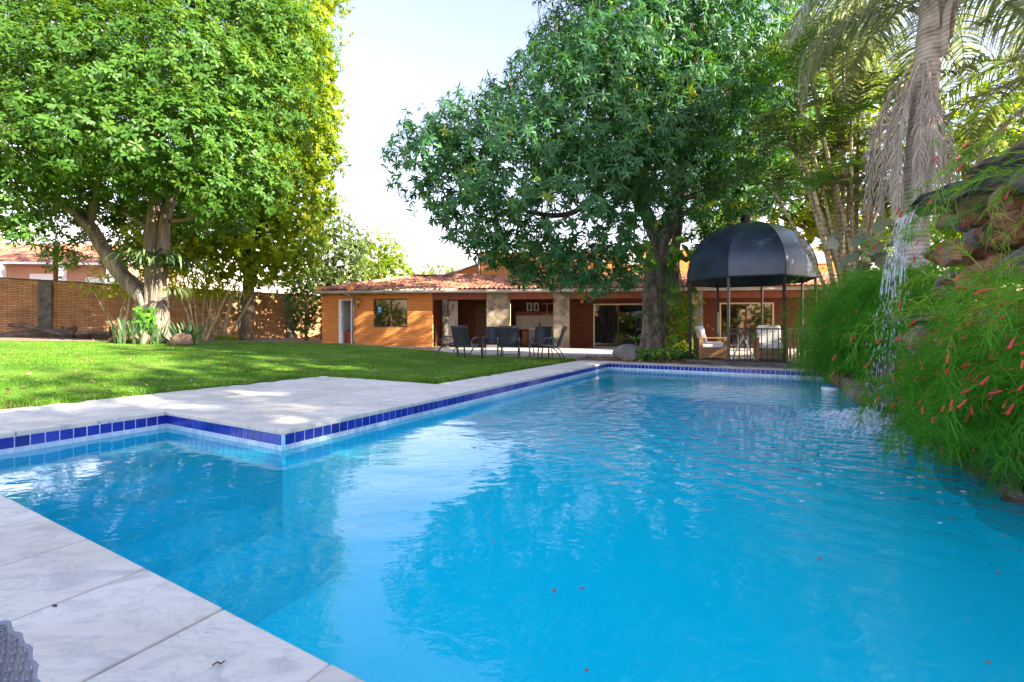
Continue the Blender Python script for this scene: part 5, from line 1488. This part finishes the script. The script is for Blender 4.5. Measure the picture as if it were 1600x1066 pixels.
# ------------------------------------------------------------------ rock waterfall and its planted bank
mb = MB()
bank = []
na_, nb_ = 60, 14
V = []
for i in range(na_):
    a = 1.0 + 11.2 * i / (na_ - 1)
    for j in range(nb_):
        b = 1.62 + 3.6 * j / (nb_ - 1)
        h = 1.15 * float(sstep(b, 1.55, 2.1)) * (1 - float(sstep(a, 9.2, 12.0)) * .85) * (1 - .75 * float(sstep(b, 3.4, 5.1)))
        p = W(a, b); V.append((p.x, p.y, h - .12 + .06 * mnoise.noise(Vector((a * 2, b * 2, 0)))))
mb.add(V, [(i * nb_ + j, (i + 1) * nb_ + j, (i + 1) * nb_ + j + 1, i * nb_ + j + 1) for i in range(na_ - 1) for j in range(nb_ - 1)])
o = mb.build('soil_bank', M['dark_stone'], None, True); o['kind'] = 'structure'

wfall = thing('rock_waterfall', 'stacked ochre rock wall with a dark overhanging slab at the right side of the pool', 'waterfall', W(6.2, 2.0))
WO = np.array(W(6.2, 2.0))
rk = 0
for row in range(8):
    z = -.25 + row * .315
    a = 7.6 if row < 4 else 6.7
    while a > 4.3:
        r = random.choice([.20, .24, .28] if row < 4 else [.11, .14, .17, .20, .23]) * random.uniform(.9, 1.1)
        a -= r * .95
        if not (row >= 4 and a > 6.6):
            bb = 1.40 + .085 * row + random.uniform(-.06, .08) + (.22 if 1 < row < 7 and abs(a - 6.35) < .4 else 0)
            if row >= 4: bb = 1.64 + .02 * (row - 4) + random.uniform(-.05, .06)
            p = np.array(W(a, bb + r * .4, z + random.uniform(-.07, .07))) - WO
            mb = MB(); mb.blob((p[0], p[1], p[2]), (r * random.uniform(1.0, 1.5), r * random.uniform(1.0, 1.3), r * random.uniform(.75, 1.1)), 3, .42, 1.7, rk + 40, random.uniform(0, 3), squash=16)
            if rk < 110: mb.build('rock', M['wet_rock'] if row < 2 else M['rock'] if rk % 5 else M['dark_stone'], wfall)
            rk += 1
        a -= r * .95
for i in range(14):                              # low rim stones toward the far end
    a = 7.9 + i * .30; p = np.array(W(a, 1.42 + random.uniform(-.05, .08), -.12)) - WO
    mb = MB(); mb.blob(p, (.24, .2, .17), 3, .2, 1.2, 140 + i, random.uniform(0, 3), squash=6); mb.build('rim_stone', M['dark_stone'] if i % 2 else M['rock'], wfall, True)
for i in range(9):
    a = 4.0 - i * .36; p = np.array(W(a, 1.50 + random.uniform(-.05, .08), -.1)) - WO
    mb = MB(); mb.blob(p, (.16, .15, .14), 3, .25, 1.4, 170 + i, random.uniform(0, 3), squash=12); mb.build('rim_stone', M['wet_rock'], wfall)
def slab_rock(pts, z, th, seed, mat=M['wet_rock']):
    """layered overhanging slab from an outline in the pool frame"""
    mb = MB(); n = 44
    P = [np.array(W(*p)) - WO for p in pts]; P = np.array([p[:2] for p in P]); P2 = np.vstack([P, P[:1]])
    seg = np.cumsum([0] + [np.linalg.norm(P2[i + 1] - P2[i]) for i in range(len(P))])
    t = np.linspace(0, seg[-1], n, endpoint=False)
    O = np.column_stack([np.interp(t, seg, P2[:, 0]), np.interp(t, seg, P2[:, 1])]); cen = O.mean(0)
    V = []; lev = 9
    for k in range(lev):
        u = k / (lev - 1)
        lay = 1 - .10 * mnoise.noise(Vector((k * 1.7, seed, 0))) - .04 * (k % 2) - .08 * abs(u - .55)
        for i in range(n):
            q = Vector((O[i, 0] * 2.2, O[i, 1] * 2.2, seed)); nn = mnoise.noise(q)
            nn2 = mnoise.noise(q * 2.4 + Vector((0, 0, u * 3)))
            f = lay * (1 + .10 * nn + .10 * nn2)
            xy = cen + (O[i] - cen) * f
            V.append((xy[0], xy[1], z + (u - .5) * th * (1 + .3 * nn) + .05 * nn2))
    Fc = [(k * n + i, k * n + (i + 1) % n, (k + 1) * n + (i + 1) % n, (k + 1) * n + i) for k in range(lev - 1) for i in range(n)] + [tuple(range(n))[::-1], tuple(range((lev - 1) * n, lev * n))]
    mb.add(V, Fc)
    return mb.build('overhang_slab', mat, wfall)
slab_rock([(6.70, 1.44), (6.05, 1.44), (5.7, 1.66), (5.0, 1.84), (4.4, 1.88), (4.0, 2.5), (5.5, 2.8), (6.6, 2.3)], 2.20, .14, 3)
slab_rock([(6.0, 1.70), (5.4, 1.84), (4.3, 1.92), (4.0, 2.5), (5.4, 2.6), (5.9, 2.2)], 2.34, .13, 7)
slab_rock([(5.0, 1.95), (4.2, 1.95), (3.7, 2.4), (4.8, 2.5)], 2.52, .20, 9)
slab_rock([(6.55, 1.22), (6.15, 1.24), (6.1, 1.7), (6.5, 1.7)], .98, .07, 12)

# falling water: broken strands, drops and the splash
fw = thing('falling_water', 'thin white strands and drops of water falling from the slab into the pool', 'water', W(6.4, 1.3))
FO = np.array(W(6.4, 1.3))
mb = MB()
for i in range(38):
    a = random.gauss(6.38, .17); b0 = 1.42 - random.random() * .05; z = 2.12; t = 0
    v0 = random.uniform(.15, .5)
    zc = 2.14
    while zc > -.15:
        seg = random.uniform(.03, .20) * (1.2 if zc > 1.4 else .5); gap = random.uniform(.02, .12) * (.4 if zc > 1.5 else 2.0)
        zt2 = max(zc - seg, -.17)
        def pt(z_): 
            tt = math.sqrt(max(0, 2 * (2.14 - z_) / 9.8)); q = np.array(W(a + .012 * math.sin(z_ * 9 + i), b0 - v0 * tt, z_)) - FO; return (q[0], q[1], z_)
        if random.random() < (.80 if zc > 1.5 else .45):
            w = random.uniform(.0022, .0058)
            mb.tube([pt(zc), pt((zc + zt2) / 2), pt(zt2)], [w * .4, w, w * .5], 5)
        zc = zt2 - gap
mb.build('strands', M['foam'], fw, True, kind='stuff')
mb = MB()
Vi, Fi = ico(1)
for i in range(240):
    a = random.gauss(6.40, .22); z = random.uniform(-.1, 2.0); tt = math.sqrt(2 * (2.15 - z) / 9.8)
    q = np.array(W(a, 1.40 - random.uniform(.1, .6) * tt, z)) - FO; r = random.uniform(.004, .010)
    mb.add(Vi * np.array([r * .6, r * .6, r * random.uniform(1.5, 5)]) + np.array([q[0], q[1], z]), Fi)
mb.build('drops', M['foam'], fw, True, kind='stuff')
mb = MB()
for i in range(1500):
    a = random.gauss(6.45, .32); b = 1.0 + random.gauss(0, .20); r = random.uniform(.003, .013)
    q = np.array(W(a, min(b, 1.3))) - FO; d = abs(a - 6.45) + abs(b - 1.0)
    mb.add(Vi * np.array([r * 1.6, r * 1.6, r * .8]) + np.array([q[0], q[1], WL + random.random() ** 3 * max(0, .20 - .25 * d)]), Fi)
mb.build('splash', M['foam'], fw, True, kind='stuff')
mb = MB()
for i in range(260):                             # froth drifting off
    a = random.gauss(5.7, .9); b = .35 + random.gauss(0, .35); r = random.uniform(.006, .018)
    q = np.array(W(a, min(b, 1.3))) - FO
    mb.add(Vi * np.array([r * 1.8, r * 1.3, .003]) + np.array([q[0], q[1], WL + .002]), Fi)
mb.build('froth', M['foam'], fw, True, kind='stuff')

# coral plants: arching rush-like stems with fine whorled twigs and red tube flowers
def coral_plant(label, a, b, z, n, L, reach, seed, nflow=70, fill=1500, spread=1.1, up=(.6, 1.35), dirv=None, twig=.15, tone=.45):
    r_ = np.random.default_rng(seed)
    B = W(a, b, z)
    root = thing('coral_plant', label, 'plant', B, 0, 'coral plants on the rock bank')
    d0 = np.array(W(0, -1)) if dirv is None else np.array(dirv, float)
    d0 = d0 / np.linalg.norm(d0)
    az0 = math.atan2(d0[1], d0[0])
    V, Qd, rn = [], [], []
    FP, FD = [], []
    def ribbon(p, q_list, w, tone_):
        bq = len(V); pts = [p] + q_list
        for k, x in enumerate(pts):
            t = (pts[min(k + 1, len(pts) - 1)] - pts[max(k - 1, 0)]); s = np.cross(t, [.3, .8, .5]); s = s / (np.linalg.norm(s) + 1e-9)
            ww = w * (1 - .75 * k / len(pts)) / 2
            V.append(x - s * ww); V.append(x + s * ww)
        for k in range(len(pts) - 1): Qd.append((bq + 2 * k, bq + 2 * k + 1, bq + 2 * k + 3, bq + 2 * k + 2))
        rn.extend([tone_] * (2 * len(pts)))
    for i in range(n):
        az = az0 + r_.normal(0, spread); pit = r_.uniform(*up); l = L * r_.uniform(.55, 1.15)
        d = np.array([math.cos(az), math.sin(az), 0])
        p = np.array([r_.normal(0, .22), r_.normal(0, .22), r_.uniform(-.15, .25)])
        m = 14; pts = []; th = pit; dr_ = r_.uniform(1.7, 3.0)
        tn = float(np.clip(r_.normal(tone, .2), 0, 1))
        tg = []
        for k in range(m):
            v = d * math.cos(th) * reach + np.array([0, 0, math.sin(th)]); v /= np.linalg.norm(v)
            p = p + v * l / m
            if p[2] + B.z < WL + .03: break
            pts.append(p.copy()); tg.append(v); th = max(th - dr_ / m * (.5 + k / m), -1.5)
        if len(pts) < 4: continue
        ribbon(pts[0], pts[1:], .007, min(1, tn + .2))
        for k in range(2, len(pts)):
            for w_ in range(r_.integers(4, 8)):
                o_ = r_.normal(0, 1, 3); o_ /= np.linalg.norm(o_)
                dv = tg[k] * .9 + o_ * .75 + np.array([0, 0, .1]); dv /= np.linalg.norm(dv)
                tl_ = twig * r_.uniform(.5, 1.4); q1 = pts[k] + dv * tl_ * .5; q2 = q1 + (dv + np.array([0, 0, -.55])) * tl_ * .5
                ribbon(pts[k], [q1, q2], .0042, float(np.clip(tn + r_.normal(0, .1), 0, 1)))
        if r_.random() < .9:
            for w_ in range(r_.integers(0, 7 if nflow >= 95 else 4)):
                k = r_.integers(len(pts) // 2, len(pts)); FP.append(pts[k] + r_.normal(0, .05, 3)); FD.append(tg[k] * .8 + r_.normal(0, .25, 3) + np.array([0, 0, -.45]))
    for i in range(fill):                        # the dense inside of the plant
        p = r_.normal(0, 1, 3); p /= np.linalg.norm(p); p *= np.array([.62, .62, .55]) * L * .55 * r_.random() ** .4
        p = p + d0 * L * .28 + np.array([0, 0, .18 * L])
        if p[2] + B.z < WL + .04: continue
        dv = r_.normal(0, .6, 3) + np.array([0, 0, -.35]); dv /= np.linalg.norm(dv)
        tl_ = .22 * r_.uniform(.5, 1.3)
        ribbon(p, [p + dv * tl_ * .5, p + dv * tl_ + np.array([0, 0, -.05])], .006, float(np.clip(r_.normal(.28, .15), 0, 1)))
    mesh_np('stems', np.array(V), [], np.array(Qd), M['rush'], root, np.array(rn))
    FP = FP[:nflow]
    if FP:
        mbf_ = MB()
        for p, dv in zip(FP, FD):
            dv = dv / np.linalg.norm(dv); l = .055 * r_.uniform(.7, 1.2); p = p.copy()
            mbf_.tube([p, p + dv * l * .25, p + dv * l * .9, p + dv * l], [.0025, .0055, .0065, .009], 6, rnd=float(r_.random()))
        mbf_.build('flowers', M['flower'], root, True, kind='stuff')
    return root
coral_plant('coral plant at the far pool end beside the gazebo railing, its twigs over the coping', 11.2, 1.75, .0, 110, 1.2, 1.0, 1, 26, 2200)
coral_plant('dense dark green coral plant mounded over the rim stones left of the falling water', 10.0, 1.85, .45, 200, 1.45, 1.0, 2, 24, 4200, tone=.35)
coral_plant('fine green coral plant arching to the left just behind the falling water', 8.9, 1.9, .85, 200, 1.45, 1.0, 3, 16, 4200)
coral_plant('coral plant growing behind the falling water below the slab', 7.9, 1.9, 1.05, 170, 1.2, .9, 4, 20, 3000, .9)
coral_plant('bushy coral plant with many red flowers hanging over the rocks right of the splash', 5.35, 1.85, .15, 150, .66, 1.0, 5, 180, 2400, .7, twig=.11)
coral_plant('coral plant trailing to the water at the right edge, thick with red flowers', 4.55, 1.85, .28, 220, .82, 1.0, 6, 300, 3600, .7, twig=.11)
coral_plant('nearest coral plant, its long twigs reaching in from the right edge', 3.85, 1.85, .40, 190, .88, 1.0, 7, 300, 2600, .7, twig=.11)
coral_plant('low coral plant trailing its twigs into the water at the right picture edge', 4.1, 1.7, .12, 170, .72, 1.0, 12, 60, 2600, .8, twig=.11, tone=.35)
coral_plant('low dark coral plant at the waterline between the splash and the right picture edge', 4.9, 1.75, .05, 150, .62, 1.0, 13, 50, 2200, .8, twig=.11, tone=.35)
coral_plant('coral plant rooted on top of the slab, its loose sprays hanging before the rocks', 4.6, 2.1, 1.9, 20, 1.1, 1.0, 8, 40, 0, .6, (.0, .8), twig=.11, tone=.75)
coral_plant('sparse coral plant sprays crossing the rock face below the slab', 4.2, 1.8, .95, 30, 1.1, 1.0, 9, 80, 0, .5, (.3, 1.0), twig=.11, tone=.75)

# ------------------------------------------------------------------ small floating things
fl = thing('chlorine_floater', 'round white and blue floater on the water at the far right of the pool', 'floater', (at(1297, 611, 8.05).x, 8.05, WL))
mb = MB(); mb.lathe([(0, -.03), (.11, -.03), (.13, 0), (.13, .03), (.11, .045), (0, .05)], 20); mb.build('body', M['white'], fl, True)
mb = MB(); mb.lathe([(.11, .045), (.10, .065), (0, .07)], 20); mb.build('lid', M['blue_sign'], fl, True)
pet = [(868, 926), (908, 922), (917, 1052), (763, 806), (866, 925), (1282, 876), (1563, 837), (1562, 897), (1541, 1034), (1487, 812), (1100, 797), (1015, 650), (255, 843), (1148, 790), (770, 845)]
pp_ = None
for i, (u, v) in enumerate(pet):
    Y = F * (CAM_H - WL) / (v - HOR); p = ((u - 800) / F * Y, Y, WL + .004)
    if pp_ is None:
        mb = MB(); Vv, q_, t_ = leaf_template('oval'); mb.add(Vv * np.array([.026, .011, .016]), list(q_) + list(t_)); mb.add(Vv * np.array([.018, .009, .02]) @ np.array([[.5, .86, 0], [-.86, .5, 0], [0, 0, 1]]), list(q_) + list(t_))
        pp_ = mb.build('petal', M['petal']); c = pp_; tag(c, 'small red petal floating on the turquoise pool water', 'petal', 'petals floating on the pool')
    else:
        c = pp_.copy(); col.objects.link(c)
    c.location = p; c.rotation_euler = (random.uniform(-.2, .2), 0, random.uniform(0, 6)); c.scale = [random.uniform(.6, .95)] * 3
for i, (u, v, lab) in enumerate([(85, 949, 'small dark leaf crumb lying on the near pool deck beside the wicker chair'), (341, 1041, 'thin curled brown twig lying on the near pool deck by the water')]):
    Y = F * CAM_H / (v - HOR); mb = MB()
    if i == 0: mb.blob((0, 0, .004), (.010, .004, .003), 2, .3, 2, 3)
    else: mb.tube(smooth([(-.012, -.006, .004), (-.002, .002, .007), (.006, .0, .004), (.011, .009, .006)], 4), [.0018] * 13, 5)
    o = mb.build('leaf_crumb' if i == 0 else 'twig', M['litter'] if i else M['iron'], None, True); o.location = ((u - 800) / F * Y, Y, 0.002); tag(o, lab, 'debris')

# ------------------------------------------------------------------ wicker chair whose armrest shows at the lower left
wc = thing('wicker_chair', 'pale woven wicker chair, only its rounded armrest corner showing at the lower left', 'chair', (-.685, .455, 0), R(6))
def weave(root, name, path, width, n_st, n_w):
    """band of woven strands following a path (list of points in the y,z plane), across x"""
    S = smooth(path, 8); seg = np.cumsum(np.r_[0, np.linalg.norm(np.diff(S, axis=0), axis=1)])
    def P(t, x, off):
        y = np.interp(t, seg, S[:, 1]); z = np.interp(t, seg, S[:, 2])
        y2 = np.interp(t + .004, seg, S[:, 1]); z2 = np.interp(t + .004, seg, S[:, 2])
        ty, tz = y2 - y, z2 - z; l = math.hypot(ty, tz) + 1e-9
        return (x, y - tz / l * off, z + ty / l * off)
    mb = MB()
    for i in range(n_st):                        # thick strands along the path
        x = -width / 2 + width * (i + .5) / n_st
        ts = np.linspace(0, seg[-1], n_w * 3)
        mb.tube([P(t, x + .0006 * math.sin(t / seg[-1] * n_w * PI), .0020 * math.sin(t / seg[-1] * n_w * PI + i * PI)) for t in ts], width / n_st * .46, 7)
    mb.build(name + '_strands', M['wicker'], root, True)
    mb = MB()
    for j in range(n_w):                         # thin strands across
        t = seg[-1] * (j + .5) / n_w
        xs_ = np.linspace(-width / 2, width / 2, n_st * 3)
        mb.tube([P(t, x, -.0034 * math.sin((x / width + .5) * n_st * PI + j * PI + PI / 2)) for x in xs_], .0017, 6)
    mb.build(name + '_binders', M['wicker'], root, True)
    return P
armw = .13
weave(wc, 'armrest_right', [(0, .16, .08), (0, .155, .36), (0, .125, .475), (0, .05, .525), (0, -.25, .535), (0, -.45, .54)], armw, 20, 66)
mb = MB()
for o_ in [(0, .10, .20)]: mb.box((0, .06, .22), (armw - .03, .12, .40)); mb.box((0, -.2, .46), (armw - .03, .5, .08))
core = mb.build('frame', M['dark'], wc, bevel=.02)
for ch_ in list(children(wc)):
    if ch_.name.startswith('armrest_right') or ch_.name.startswith('frame'):
        c = ch_.copy(); col.objects.link(c); c.parent = wc; c.location.x = -.62
        if c.name.startswith('armrest'): c.name = c.name.replace('right', 'left')
mb = MB(); mb.box((-.31, -.18, .30), (.5, .62, .12)); mb.build('seat', M['cushion'], wc, bevel=.03)
mb = MB(); mb.box((-.31, -.50, .55), (.62, .07, .60)); mb.build('backrest', M['wicker'], wc, bevel=.03)
for x_, y_ in ((-.62, .1), (0, .1), (-.62, -.45), (0, -.45)):
    mb = MB(); mb.box((x_, y_, .04), (.05, .05, .08)); mb.build('leg', M['dark'], wc)
